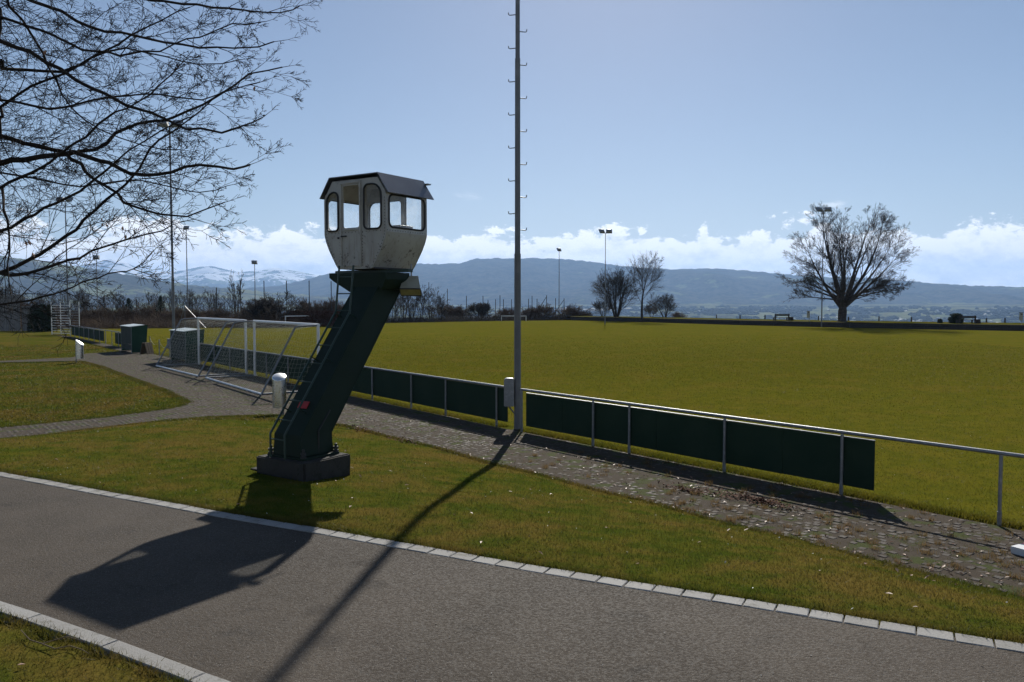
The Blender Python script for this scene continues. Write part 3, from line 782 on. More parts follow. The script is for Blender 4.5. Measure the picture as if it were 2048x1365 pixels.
# long side walls, floor and inner roof: sheets bent along the profile
def side_wall(s_):
    zs_ = [3.762, 3.775, 3.86, 3.98, 4.10, 4.18, 4.25, 4.31, 4.36]
    mb_ = MB(); pts = [(LX + s_ * xw(z), z) for z in zs_]; n = len(pts)
    vs_ = [(x, Y0 + .002, z) for x, z in pts] + [(x, Y1 - .002, z) for x, z in pts]
    th = .02; vi = [(x - s_ * th, y, z) for x, y, z in vs_]
    fs_ = [(i, i + 1, n + i + 1, n + i) for i in range(n - 1)]
    m2 = 2 * n; fs_ += [tuple(m2 + k for k in reversed(f)) for f in fs_]
    fs_ += [(0, n, m2 + n, m2), (n - 1, m2 + n - 1, m2 + 2 * n - 1, 2 * n - 1)]
    mb_.add(vs_ + vi, fs_); return mb_
def belt(s_):
    hole = rrect(Y0 + .07, Y1 - .06, 4.44, 4.98, .10, 6)
    return plate([(Y0 + .002, 4.362), (Y1 - .002, 4.362), (Y1 - .002, 5.0), (Y0 + .002, 5.0)], [hole], lambda u, v_, d_: (LX + s_ * (bw - d_), u, v_), .02), hole
for s_ in (1, -1):
    sw = side_wall(s_).build('side_wall', M['cabin'], tw, smooth=True)
    bl, hole = belt(s_); bl.build('window_belt', M['cabin'], sw)
    ring_tube(hole, lambda u, v_, d_: (LX + s_ * (bw + .004), u, v_), .017, 'window_seal', M['rubber'], sw)
    mb = MB(); mb.add([(LX + s_ * (bw - .01), u, v_) for u, v_ in hole], [tuple(range(len(hole)))]); mb.build('pane', M['glass'], sw)
    mb = MB()                                        # inner upper sheet between belt and roof
    mb.add([(LX + s_ * bw, Y0 + .002, 5.0), (LX + s_ * bw, Y1 - .002, 5.0), (LX + s_ * .665, Y1 - .002, 5.06), (LX + s_ * .665, Y0 + .002, 5.06), (LX + s_ * .52, Y0 + .002, 5.262), (LX + s_ * .52, Y1 - .002, 5.262)], [(0, 1, 2, 3), (3, 2, 5, 4)])
    mb.build('eave_sheet', M['cabin'], sw)
mb = MB(); mb.box((LX, (Y0 + Y1) / 2, 3.776), (bb * 2 + .06, Y1 - Y0 - .066, .024)); mb.build('floor', M['dark'], tw)
mb = MB(); mb.box((LX, (Y0 + Y1) / 2, 5.262), (1.03, Y1 - Y0 - .066, .01)); mb.build('ceiling', M['cabin'], tw)
# seats: two benches whose pale top edges show through the door window
mb = MB(); mb.box((LX - .02, Y1 - .25, 4.36), (1.10, .40, .05)); mb.box((LX + .18, Y1 - .22, 4.46), (.5, .34, .15)); mb.build('bench', M['roofgrey'], tw, bevel=.006)
# door with raised frame, lower panel lip, rivet rows
dfr = MB()
def bar(z0, z1, x, w_=.035, y=Y0 - .012): dfr.box((x, y, (z0 + z1) / 2), (w_, .022, z1 - z0))
bar(3.80, 5.20, xc); bar(3.80, 5.20, xd)
dfr.box(((xc + xd) / 2, Y0 - .012, 5.2175), (xd - xc + .035, .022, .035)); dfr.box(((xc + xd) / 2, Y0 - .012, 3.82), (xd - xc - .037, .02, .03)); dfr.box(((xc + xd) / 2, Y0 - .013, 4.425), (xd - xc - .037, .02, .022))
door = dfr.build('door', M['cabin'], tw, bevel=.004)
mb = MB(); mb.box((xc + .08, Y0 - .03, 4.32), (.12, .02, .022)); mb.lathe([(.018, 0), (.018, .03)], (xc - .04, Y0 - .035, 4.28), 8); mb.build('handle', M['black'], door)
rv = MB()
def rivet(x, y, z, ax):
    q = .0075; d_ = .006
    if ax == 'y': rv.add([(x - q, y, z - q), (x + q, y, z - q), (x + q, y, z + q), (x - q, y, z + q), (x, y - d_, z)], [(0, 1, 4), (1, 2, 4), (2, 3, 4), (3, 0, 4)])
    else: rv.add([(x, y - q, z - q), (x, y + q, z - q), (x, y + q, z + q), (x, y - q, z + q), (x + d_, y, z)], [(0, 1, 4), (1, 2, 4), (2, 3, 4), (3, 0, 4)])
for k in range(24):
    z = 3.82 + k * .05
    if z < 4.95:
        for s_ in (-1, 1): rivet(LX + s_ * (xw(z) - .03), Y0 - .002, z, 'y')
    for x in (xc - .035, xd + .04):
        if z < 4.4: rivet(x, Y0 - .002, z, 'y')
for k in range(16):
    rivet(LX - .62 + k * .08, Y0 - .002, 4.385, 'y')
    rivet(LX + bw + .002, Y0 + .03 + k * .064, 4.39, 'x')
o = rv.build('rivets', M['black'], tw); o['kind'] = 'stuff'
for s_ in (-1, 1):
    mb = MB(); mb.tube([(LX + s_ * (xw(z) + .004), Y0, z) for z in (3.78, 3.86, 4.1, 4.25, 4.36, 4.95, 5.05)], .012, 6)
    mb.build('corner_trim', M['cabin'], tw, smooth=True)
# roof: bent sheet with folded eaves
ry0, ry1 = 1.34, 2.515
ro = [(-.783, 4.985), (-.553, 5.318), (.553, 5.318), (.783, 4.985)]
mb = MB(); th_ = .014
lo = [(x, z) for x, z in ro]; up_ = [(-.797, 4.993), (-.560, 5.334), (.560, 5.334), (.797, 4.993)]
mb.prism([(LX + x, z) for x, z in lo] + [(LX + x, z) for x, z in reversed(up_)], ry0, ry1); mb.build('roof', M['roofgrey'], tw)
mb = MB(); mb.box((LX + .60, ry1 + .03, 5.27), (.14, .1, .02)); mb.build('roof_hook', M['roofgrey'], tw)
# lamp hanging under the platform end: trough with pale front and dark rim
lp_c = Vector((LX + .66, lean + .34, 3.61))
mb = MB(); W1, W0, D_ = .175, .12, .27
rot = Matrix.Rotation(R(35), 3, 'Z') @ Matrix.Rotation(R(-28), 3, 'X')
def LP(x, y, z): return lp_c + rot @ Vector((x, y, z))
mb.add([LP(-W1, -.12, -D_), LP(W1, -.12, -D_), LP(W1, .12, -D_), LP(-W1, .12, -D_), LP(-W0, -.05, .02), LP(W0, -.05, .02), LP(W0, .05, .02), LP(-W0, .05, .02)], [(4, 5, 6, 7), (0, 1, 5, 4), (1, 2, 6, 5), (2, 3, 7, 6), (3, 0, 4, 7)])
lampb = mb.build('lamp_housing', M['offwhite'], tw)
mb = MB(); mb.add([LP(-W1 + .005, -.115, -D_), LP(W1 - .005, -.115, -D_), LP(W1 - .005, .115, -D_), LP(-W1 + .005, .115, -D_)], [(0, 1, 2, 3)]); mb.build('diffuser', M['amber'], lampb)
mb = MB(); mb.tube([LP(-W1, -.12, -D_), LP(W1, -.12, -D_), LP(W1, .12, -D_), LP(-W1, .12, -D_)], .012, 6, closed=True); mb.build('lamp_rim', M['rubber'], lampb)
mb = MB(); mb.tube([LP(0, 0, .02), lp_c + Vector((0, 0, .25))], .014, 6); mb.build('lamp_bracket', M['galv'], lampb)

# ------------------------------------------------------------------ floodlight masts
def mast_parts(t, h, rb=.085, heads=2, rungs=None, pole_mat=None, spread=.55, face=0.0, tilt=55):
    pm_ = pole_mat or M['mast']
    mb = MB()
    r1_, r2_ = rb * .8, rb * .62
    mb.lathe([(rb, 0), (rb, h * .30), (rb * 1.0, h * .302), (r1_, h * .303), (r1_, h * .70), (r2_, h * .702), (r2_, h)], (0, 0, 0), 12)
    mb.build('pole', pm_, t, smooth=True)
    mb = MB(); mb.box((0, 0, h + .03), (spread * 2 + .1, .08, .08)); mb.build('cross_arm', M['galv'], t)
    for k in range(heads):
        x = 0 if heads == 1 else (-spread + 2 * spread * k / (heads - 1))
        m3 = Matrix.Rotation(R(random.uniform(-12, 12)) + (.45 if k == 0 else -.35), 3, 'Z') @ Matrix.Rotation(R(tilt), 3, 'X')
        c_ = Vector((x, -.05, h + .32))
        mb = MB(); vs = []
        for (w_, d_, z) in ((.42, .33, -.15), (.44, .35, -.10), (.28, .2, .14), (.16, .12, .19)):
            vs += [c_ + m3 @ Vector((sx * w_, sy * d_, z)) for sx, sy in ((-1, -1), (1, -1), (1, 1), (-1, 1))]
        fs = [(12, 13, 14, 15)] + [(i * 4 + k_, i * 4 + (k_ + 1) % 4, i * 4 + 4 + (k_ + 1) % 4, i * 4 + 4 + k_) for i in range(3) for k_ in range(4)]
        mb.add(vs, fs); hd = mb.build('floodlight', M['galv'], t)
        mb = MB(); mb.add([c_ + m3 @ Vector((sx * .41, sy * .32, -.153)) for sx, sy in ((-1, -1), (1, -1), (1, 1), (-1, 1))], [(3, 2, 1, 0)]); mb.build('front_glass', M['lamp_glass'], hd)
        mb = MB(); mb.tube([(x, 0, h + .06), c_ + m3 @ Vector((0, 0, .14))], .025, 6); mb.build('bracket', M['galv'], hd)
    if rungs:
        z0, z1, st = rungs; k = 0; z = z0
        while z < z1:
            s_ = -1 if k % 2 else 1
            mb = MB(); mb.tube([(s_ * rb * .4, 0, z), (s_ * (rb + .11), 0, z - .015), (s_ * (rb + .135), 0, z + .0), (s_ * (rb + .14), 0, z + .05)], .012, 5); mb.build('step_peg', M['mast'], t)
            z += st; k += 1
# the mast in the middle of the picture
MP = G(1035, 862)
t = thing('floodlight_mast', 'tall grey mast with step pegs and meter box between the fence runs', 'floodlight mast', MP, 0, 'floodlight masts round the field')
mast_parts(t, 16.0, .083, 2, (at(1035, 460, MP.y).z, 15.2, .40))
zj1, zj2 = at(1035, 508, MP.y).z, at(1035, 118, MP.y).z
pole = [k for k in KIDS[t.name] if k.name.startswith('pole')][0]
old = pole.data; mb = MB(); mb.lathe([(.088, 0), (.085, .4), (.080, zj1 - .02), (.083, zj1), (.069, zj1 + .005), (.064, zj2 - .02), (.067, zj2), (.055, zj2 + .005), (.050, 16.0)], (0, 0, 0), 16)
pole.data = mb.mesh('pole', M['mast']); pole.data.polygons.foreach_set('use_smooth', [True] * len(pole.data.polygons))
try: pole.data.set_sharp_from_angle(angle=R(40))
except Exception: pass
mb = MB(); mb.tube([(.0, 0, .002), (0, 0, .05)], [.16, .09], 12); mb.build('footing', M['concrete'], t)
# meter box with rounded top on a strut
pr = rrect(-.335, -.085, .62, 1.32, .03, 3, (.07, .05))
mb = MB(); mb.prism(pr, -.10, .10); bx_ = mb.build('meter_box', M['galv'], t, smooth=True)
mb = MB(); mb.tube([(-.22, 0, .62), (-.05, 0, .40)], .02, 6); mb.build('strut', M['mast'], bx_)
masts = [((1643, 655), 418, 'floodlight mast with two lamps in front of the big bare beech', 2, .075), ((1210, 650), 462, 'thin floodlight mast with two lamps beside the multi stem tree', 2, .07),
         ((1118, 640), 499, 'slim far mast left of the bare tree clump with one lamp head', 1, .075), ((511, 646), 524, 'far mast rising above the dense round bush', 1, .08),
         ((376, 646), 455, 'mast with one lamp right of the poles behind the shelters', 1, .09), ((348, 684), 246, 'tall thick mast behind the shelters reaching into the bare branches', 2, .115),
         ((137, 655), 398, 'mast behind the tubular rack with its lamps among bare twigs', 2, .10), ((196, 650), 514, 'thin far mast standing in the left thicket', 1, .075)]
for (px, py), top, lab, hd, rb in masts:
    b_ = G(px, py); h_ = at(px, top, b_.y).z
    t = thing('floodlight_mast', lab, 'floodlight mast', b_, random.uniform(-.3, .3), 'floodlight masts round the field')
    mast_parts(t, h_ - .35, rb, hd, (4.0, h_ - 2, .8) if px == 348 else None, spread=.5 if hd == 2 else .2)

# ------------------------------------------------------------------ barrier fence with green boards
RH = 1.06
def barrier(name, label, A, B, posts, panels, h=RH, zb=.17, zt=.97, rail_r=.03, post_r=.026):
    """A, B ground points; posts and panels in metres along A->B"""
    d_ = (B - A).normalized(); ang = math.atan2(d_.y, d_.x); L_ = (B - A).length; bside = 1 if d_.x > 0 else -1
    t = thing(name, label, 'fence', (A.x, A.y, 0), ang)
    mb = MB(); mb.tube([(0, 0, h), (L_, 0, h)], rail_r, 10); mb.build('top_rail', M['galv'], t, smooth=True)
    for s_ in posts:
        mb = MB(); mb.tube([(s_, 0, -.1), (s_, 0, .22), (s_, 0, .225), (s_, 0, h - .02)], [post_r * 1.2, post_r * 1.2, post_r, post_r], 10); mb.build('post', M['galv'], t, smooth=True)
    for a, c_ in panels:
        mb = MB(); mb.box(((a + c_) / 2, bside * .055 + random.uniform(-.004, .004), (zb + zt) / 2 + random.uniform(-.004, .004)), (c_ - a - .006, .018, zt - zb)); bd = mb.build('board', M['board'], t)
        mb = MB(); mb.box(((a + c_) / 2, bside * .055, zt + .014), (c_ - a - .004, .03, .014)); mb.build('capping', M['galv'], bd)
    return t
# right-hand run
q0 = G(1042, 865).to_2d()
ps = [(G(x, y).to_2d() - q0).dot(fdr) for x, y in ((1180, 894.5), (1246, 910), (1437, 948), (1682, 992), (1995, 1056))]
endb = (G(1748, 1003).to_2d() - q0).dot(fdr)
cuts = [.14, 1.45, 2.55, 2.85, 4.3, 5.9, 7.2, endb]
barrier('barrier_fence', 'barrier rail with dark green boards running right from the tall mast', q0, q0 + fdr * 14.5, [.03] + ps + [ps[-1] + 2.4], list(zip(cuts[:-1], cuts[1:])))
# left-hand run up to the dugouts
a0 = G(1011, 858).to_2d() + fdl * .0; pstep = 2.42
L1 = 33.0
def lpos(px):                                   # distance along the left run seen at a photo column
    k = (px - CX) / F; a, b_, c_ = ray(px, 700); k = a / b_
    return (k * a0.y - a0.x) / (fdl.x - k * fdl.y)
cut1 = lpos(340) + .2
pl = [lpos(993), lpos(891), lpos(822), lpos(744)]
while pl[-1] + pstep < cut1: pl.append(pl[-1] + pstep)
pan = [(-.02, lpos(890))]
while pan[-1][1] + 1.9 < cut1 + .2: pan.append((pan[-1][1], pan[-1][1] + 1.9))
barrier('barrier_fence', 'barrier with dark green boards running left behind the portable goals', a0, a0 + fdl * cut1, pl, pan, zt=1.02)
# run beyond the gate
s2, s3 = lpos(252), lpos(139)
a2 = a0 + fdl * s2; Lr = s3 - s2
pan = []; s_ = 0.0
gap0, gap1 = lpos(222) - s2, lpos(208) - s2
while s_ + 1.95 < Lr:
    if not (gap0 - 1.9 < s_ < gap1): pan.append((s_, s_ + 1.95))
    s_ += 1.95 if not (gap0 - 1.9 < s_ < gap1) else .3
barrier('barrier_fence', 'far barrier of dark boards between the first shelter and the rack', a2, a2 + fdl * Lr, [i * 2.4 for i in range(int(Lr / 2.4) + 1)], pan)

# little gate posts with a rope
gp = []
for px, y0 in ((300.5, 703), (319, 713), (340, 717)):
    b_ = G(px, y0); t = thing('rope_post', {300.5: 'short grey post by the first shelter in the field opening', 319: 'middle short grey post of the field opening', 340: 'short grey post beside the second shelter'}[px], 'post', b_, 0, 'posts of the field opening')
    mb = MB(); mb.tube([(0, 0, -.1), (0, 0, .95)], .03, 8); mb.build('shaft', M['galv'], t, smooth=True)
    mb = MB(); mb.lathe([(.033, .94), (.033, .97), (.015, .99)], (0, 0, 0), 8); mb.build('cap', M['galv'], t); gp.append(b_)
mb = MB()
for a, c_ in zip(gp[:-1], gp[1:]):
    mb.tube([a.lerp(c_, k / 8) + Vector((0, 0, .88 - .55 * (1 - (2 * k / 8 - 1) ** 2) * .6)) for k in range(9)], .008, 5)
tag(mb.build('rope', M['netcord']), 'pale rope sagging between the posts of the field opening', 'rope')
t = thing('meter_cabinet', 'small dark cabinet left of the second shelter', 'cabinet', G(340, 716), math.atan2(fdl.y, fdl.x))
mb = MB(); mb.box((0, 0, .8), (.3, .22, .55)); mb.build('housing', M['mast'], t, bevel=.01); mb = MB(); mb.box((0, 0, 1.085), (.34, .26, .02)); mb.build('lid', M['galv'], t); mb = MB(); mb.tube([(0, 0, -.05), (0, 0, .52)], .03, 6); mb.build('leg', M['galv'], t)

# ------------------------------------------------------------------ players' shelters
def shelter(base, label, H_, L_, D_):
    """near rear corner at base; +x runs along the fence away from us, +y to the field"""
    t = thing('dugout', label, 'dugout', (base.x, base.y, 0), math.atan2(fdl.y, fdl.x), 'shelters beside the field opening')
    fw = Vector((.8, .6))
    e_ = Vector((fdl.x, fdl.y)); n_ = Vector((-e_.y, e_.x)); sg = 1 if n_.dot(fw) > 0 else -1
    P = lambda x, y, z: (x, sg * y, z)
    nseg = 3
    for i in range(nseg):
        x0, x1 = L_ * i / nseg + .01, L_ * (i + 1) / nseg - .01
        for z0, z1 in ((.22, .55), (.565, H_ - .03)):
            mb = MB(); mb.add([P(x0, 0, z0), P(x1, 0, z0), P(x1, 0, z1), P(x0, 0, z1), P(x0, .02, z0), P(x1, .02, z0), P(x1, .02, z1), P(x0, .02, z1)], [(0, 1, 2, 3), (7, 6, 5, 4), (0, 4, 5, 1), (1, 5, 6, 2), (2, 6, 7, 3), (3, 7, 4, 0)]); mb.build('back_panel', M['shelter'], t)
    for x in (0, L_):
        mb = MB(); mb.add([P(x - .02, .0, .04), P(x - .02, D_ * .86, .04), P(x - .02, D_, H_ + .12), P(x - .02, 0, H_), P(x + .02, 0, .04), P(x + .02, D_ * .86, .04), P(x + .02, D_, H_ + .12), P(x + .02, 0, H_)], [(0, 1, 2, 3), (7, 6, 5, 4), (0, 4, 5, 1), (1, 5, 6, 2), (2, 6, 7, 3), (3, 7, 4, 0)])
        mb.build('side_panel', M['shelter_green'], t)
        mb = MB(); mb.tube([P(x, .02, -.05), P(x, .02, H_)], .025, 6); mb.build('leg', M['galv'], t)
    mb = MB(); mb.add([P(-.05, -.06, H_), P(L_ + .05, -.06, H_), P(L_ + .05, D_ * .8, H_ + .10), P(-.05, D_ * .8, H_ + .10), P(-.05, -.06, H_ + .03), P(L_ + .05, -.06, H_ + .03), P(L_ + .05, D_ * .8, H_ + .13), P(-.05, D_ * .8, H_ + .13)], [(3, 2, 1, 0), (4, 5, 6, 7), (0, 1, 5, 4), (1, 2, 6, 5), (2, 3, 7, 6), (3, 0, 4, 7)])
    mb.build('roof', M['pale_roof'], t)
    mb = MB(); mb.box(P(L_ / 2, .35, .45), (L_ - .1, .35, .04)); mb.build('bench', M['greywood'], t)
    return t
shelter(G(263, 707), 'smaller green dugout by the wooden stand', at(263, 653.5, G(263, 707).y).z - .03, 3.0, .98)
shelter(G(371, 729), 'green dugout behind the left portable goal', at(371, 663, G(371, 729).y).z - .03, 2.9, .98)
# leaning wooden stand
b_ = G(294, 709); t = thing('wooden_stand', 'mossy brown folding board leaning like a tent by the first dugout', 'stand', b_, R(-12))
for s_, nm in ((-1, 'front_board'), (1, 'rear_board')):
    m3 = Matrix.Rotation(R(14 * -s_), 3, 'Y')
    mb = MB()
    for k in range(3): mb.box(m3 @ Vector((0, -.22 + k * .22, 0)) + Vector((s_ * .17, 0, .36)), (.03, .205, .74), m3)
    mb.build(nm, M['brownwood'], t)

# ------------------------------------------------------------------ portable goals
def net_lines(grid, r_):
    S = []
    n, m_ = len(grid), len(grid[0])
    for i in range(n):
        for j in range(m_):
            if j + 1 < m_: S.append((*grid[i][j], *grid[i][j + 1], r_, r_))
            if i + 1 < n: S.append((*grid[i][j], *grid[i + 1][j], r_, r_))
    return S
def goal(P0, P1, label, h=2.44, dt=.85, db=2.05, seed=1, base_back=True):
    """posts at P0 and P1 (ground); the net side lies to the left of P0->P1 turned away from the field"""
    d_ = (P1 - P0); L_ = d_.length; d_.normalize(); ang = math.atan2(d_.y, d_.x); rr = random.Random(seed)
    t = thing('goal', label, 'goal', (P0.x, P0.y, 0), ang, 'portable football goals on the paved path')
    for x in (0, L_):
        mb = MB(); mb.tube([(x, 0, 0), (x, 0, h - .06)], .055, 12); mb.build('post', M['white'], t, smooth=True)
        y_ = -1
        mb = MB(); mb.tube([(x, 0, h - .05), (x, -dt + .12, h - .09), (x, -dt, h - .13), (x, -dt - .08, h - .28), (x, -db, .06)], .034, 8); mb.build('side_stay', M['galv'], t, smooth=True)
        mb = MB(); mb.tube([(x, 0, .05), (x, -db, .05)], .035, 8); mb.build('ground_bar', M['galv'], t, smooth=True)
    mb = MB(); mb.tube([(-.055, 0, h - .055), (L_ + .055, 0, h - .055)], .058, 12); mb.build('crossbar', M['white'], t, smooth=True)
    mb = MB(); mb.tube([(0, -db, .05), (L_, -db, .05)], .04, 8); mb.build('rear_ground_bar', M['white'], t, smooth=True)
    S = []
    prof_ = [(0.0, h - .06), (-.3, h - .12), (-.6, h - .15), (-dt, h - .22)] + [(-dt - (db - dt) * k / 13, (h - .22) * (1 - k / 13) + .05) for k in range(1, 14)]
    nx_ = int(L_ / .16)
    grid = []
    for i in range(nx_ + 1):
        x = L_ * i / nx_; sg = 1 - (2 * i / nx_ - 1) ** 2; row = []
        for k, (y, z) in enumerate(prof_):
            q = math.sin(math.pi * k / (len(prof_) - 1))
            row.append((x + rr.uniform(-.015, .015), y + .28 * sg * q * (1 if k > 3 else .2) + rr.uniform(-.02, .02), z - .22 * sg * q * (1 if k < 7 else .4) + rr.uniform(-.02, .02)))
        grid.append(row)
    S += net_lines(grid, .0030)
    for x in (0, L_):
        g2 = []
        for k in range(16):
            z = .08 + (h - .2) * k / 15; yb = -db + (db - dt) * min(1, z / (h - .25)); n2 = 11
            g2.append([(x + rr.uniform(-.03, .03) + .05 * math.sin(j), yb * (1 - j / n2), z - .10 * math.sin(math.pi * j / n2) + rr.uniform(-.015, .015)) for j in range(n2 + 1)])
        S += net_lines(g2, .0032)
    V, Fc = seg_tubes(S, 3); o = np_obj('net', V, Fc, M['netcord'], t); o['kind'] = 'stuff'
    return t
g1a, g1b = G(398, 730).to_2d(), G(490, 749).to_2d(); d_ = (g1b - g1a).normalized()
goal(g1a, g1a + d_ * 7.0, 'white portable goal in front of the second dugout')
g2a = G(510, 753).to_2d(); d_ = (Vector((-.28, .96)).normalized()); d_ = Vector((.575, -.818))
goal(g2a, g2a + d_ * 7.32, 'nearer white portable goal partly hidden by the leaning tower', seed=2)
# frame of thin poles behind the goals
b_ = G(371, 690); t = thing('pole_frame', 'thin white pole frame with slanting stays behind the left goal', 'pole frame', b_, 0)
zt = at(371, 612, b_.y).z
mb = MB(); mb.tube([(0, 0, 0), (0, 0, zt)], .025, 6); mb.build('upright', M['mast'], t)
mb = MB(); mb.tube([(0, 0, zt), (1.7, -.4, zt - 1.65)], .024, 6); mb.build('stay', M['white'], t)
mb = MB(); mb.tube([(0, 0, zt), (-1.0, .3, .0)], .022, 6); mb.build('stay', M['mast'], t)

# far goals on the other side of the field
for a, c_, top, lab in (((571, 655), (634, 653), 633, 'far white goal in front of the brown hedge'), ((745, 648), (757, 648), 636, 'far goal half hidden by the leaning column'), ((1003, 642.5), (1052, 642.5), 632.5, 'farthest goal on the field edge left of the tall mast')):
    A_, B_ = G(*a), G(*c_); z = at(a[0], top, A_.y).z; d_ = B_ - A_
    t = thing('goal', lab, 'goal', A_, math.atan2(d_.y, d_.x), 'goals on the far field edge'); L_ = d_.length
    for x in (0, L_):
        mb = MB(); mb.tube([(x, 0, 0), (x, 0, z - .06)], .07, 6); mb.build('post', M['white'], t)
        mb = MB(); mb.tube([(x, 0, z), (x, .9, z - .1), (x, 1.8, 0)], .03, 5); mb.build('stay', M['galv'], t)
    mb = MB(); mb.tube([(-.07, 0, z), (L_ + .07, 0, z)], .075, 6); mb.build('crossbar', M['white'], t)

# ------------------------------------------------------------------ litter bins
def bin_(loc, label, rz, h=1.0, slope=.085, r_=.19):
    t = thing('litter_bin', label, 'litter bin', loc, rz, 'slanted steel litter bins')
    mb = MB(); n = 28; vs = []; z0 = .22
    for z_ in (0, 1):
        for k in range(n):
            a = 2 * math.pi * k / n; x, y = r_ * math.cos(a), r_ * math.sin(a); vs.append((x, y, z0 if not z_ else z0 + h - .16 + slope * y / r_))
    mb.add(vs, [tuple(reversed(range(n)))] + [(k, (k + 1) % n, n + (k + 1) % n, n + k) for k in range(n)]); mb.build('drum', M['steel'], t, smooth=True)
    mb = MB(); vs = []
    LR = ((1.0, .0), (1.02, .004), (1.02, .022), (.98, .030), (.8, .042), (.55, .056), (.3, .064), (.1, .067))  # shallow dome added so some part of the lid reflects the sun
    for rr_, dz in LR:
        vs += [(r_ * rr_ * math.cos(2 * math.pi * k / n), r_ * rr_ * math.sin(2 * math.pi * k / n), z0 + h - .16 + slope * rr_ * math.sin(2 * math.pi * k / n) + dz) for k in range(n)]
    mb.add(vs, [tuple(7 * n + k for k in range(n))] + [(i * n + k, i * n + (k + 1) % n, (i + 1) * n + (k + 1) % n, (i + 1) * n + k) for i in range(7) for k in range(n)]); mb.build('lid', M['lid'], t, smooth=True)
    mb = MB(); mb.tube([(.06, .22, -.05), (.06, .22, .95)], .03, 8); mb.box((.06, .2, .6), (.05, .05, .3)); mb.build('post', M['galv'], t, smooth=True)
    return t
b_ = G(567, 832); bin_(Vector((b_.x - .05, b_.y - .2, gz(b_.x, b_.y) + .04)), 'stainless steel bin with bright slanted lid left of the tower ladder', R(8))
b_ = G(152, 726, 0); bin_(Vector((b_.x + .22, b_.y, 0)), 'grey slanted litter bin at the edge of the left lawn', R(95), slope=.14)

# red and white barrier foot at the right edge
b_ = G(2056, 1113); t = thing('barrier_board', 'red and white striped board lying on the path at the right edge', 'barrier board', (b_.x - .03, b_.y, .02), R(28))
for k in range(6):
    mb = MB(); mb.add([(k * .2 + sx * .1 + (z > .1) * .0, sy * .13, z) for z in (.0, .09) for sx, sy in ((-1, -1), (1, -1), (1, 1), (-1, 1))], [(3, 2, 1, 0), (4, 5, 6, 7), (0, 1, 5, 4), (1, 2, 6, 5), (2, 3, 7, 6), (3, 0, 4, 7)]); mb.build('white_stripe' if k % 2 == 0 else 'red_stripe', M['white'] if k % 2 == 0 else M['red'], t)

# ------------------------------------------------------------------ far left: slatted wall, rack
t0_ = G(-40, 662.5); t1_ = G(42, 662.5); t2_ = G(72, 662.5)
def slat_wall(A_, B_, top, label, n):
    d_ = B_ - A_; L_ = d_.length; h_ = at(B_.x / B_.y * F + CX, top, B_.y).z
    t = thing('board_wall', label, 'wall', A_, math.atan2(d_.y, d_.x)); st = L_ / n
    for k in range(n):
        mb = MB(); mb.box((st * (k + .5), random.uniform(-.02, .02), h_ / 2 + random.uniform(-.03, .03)), (st * .86, .04, h_)); mb.build('board', M['greywood'], t)
    for z in (.3, h_ * .5, h_ - .3):
        mb = MB(); mb.box((L_ / 2, .07, z), (L_, .08, .1)); mb.build('rail', M['oldwood'], t)
slat_wall(t0_, t1_, 590, 'high wall of grey upright boards at the left edge', 22)
slat_wall(t1_ + Vector((.05, .1, 0)), t2_, 613, 'lower wall of grey boards beside the dark bramble', 8)
A_, B_ = G(104, 669.5), G(141, 671); d_ = B_ - A_; L_ = d_.length; h_ = at(104, 609, A_.y).z
t = thing('tube_rack', 'pale scaffold rack of horizontal tubes at the end of the far barrier', 'rack', A_, math.atan2(d_.y, d_.x))
for y in (0, .9):
    for x in (0, L_):
        mb = MB(); mb.tube([(x, y, 0), (x, y, h_ + .25)], .04, 6); mb.build('upright', M['white'], t)
    for k in range(12):
        mb = MB(); mb.tube([(0, y, h_ * (k + .6) / 12), (L_, y, h_ * (k + .6) / 12)], .03, 6); mb.build('cross_tube', M['galv'] if y else M['white'], t)

# ------------------------------------------------------------------ terrace on the right: timber edging, benches, posts
def wall_height(px): return float(np.interp(px, [1140, 1160, 1300, 1480, 1700, 1880, 2048, 2300], [634, 634.5, 637, 641, 644.5, 647.5, 651, 654]))
wq = [G(x, y) for x, y in WALL_px]; TH = [at(px, wall_height(px), wq[i].y).z for i, (px, _) in enumerate(WALL_px)]
tz = sum(TH[1:6]) / 5
t = tag(thing('timber_edging', 'long low edging of dark stacked timbers along the far side of the field', 'retaining wall', wq[0]), None)
cum = 0
for i in range(len(wq) - 1):
    a, c_ = wq[i], wq[i + 1]; L_ = (c_ - a).length; n = max(1, int(L_ / 5)); d_ = (c_ - a).normalized(); ang = math.atan2(d_.y, d_.x)
    for k in range(n):
        for lv in range(3):
            zc0, zc1 = tz * lv / 3, tz * (lv + 1) / 3
            p_ = a.lerp(c_, (k + .5) / n) - wq[0]
            mb = MB(); mb.box((0, 0, 0), (L_ / n - .03, .25, zc1 - zc0 - .025)); o = mb.build('timber', M['oldwood'], t)
            o.location = (p_.x + random.uniform(-.02, .02) - d_.y * .1 * lv, p_.y + d_.x * .12 * lv, (zc0 + zc1) / 2); o.rotation_euler = (0, 0, ang)
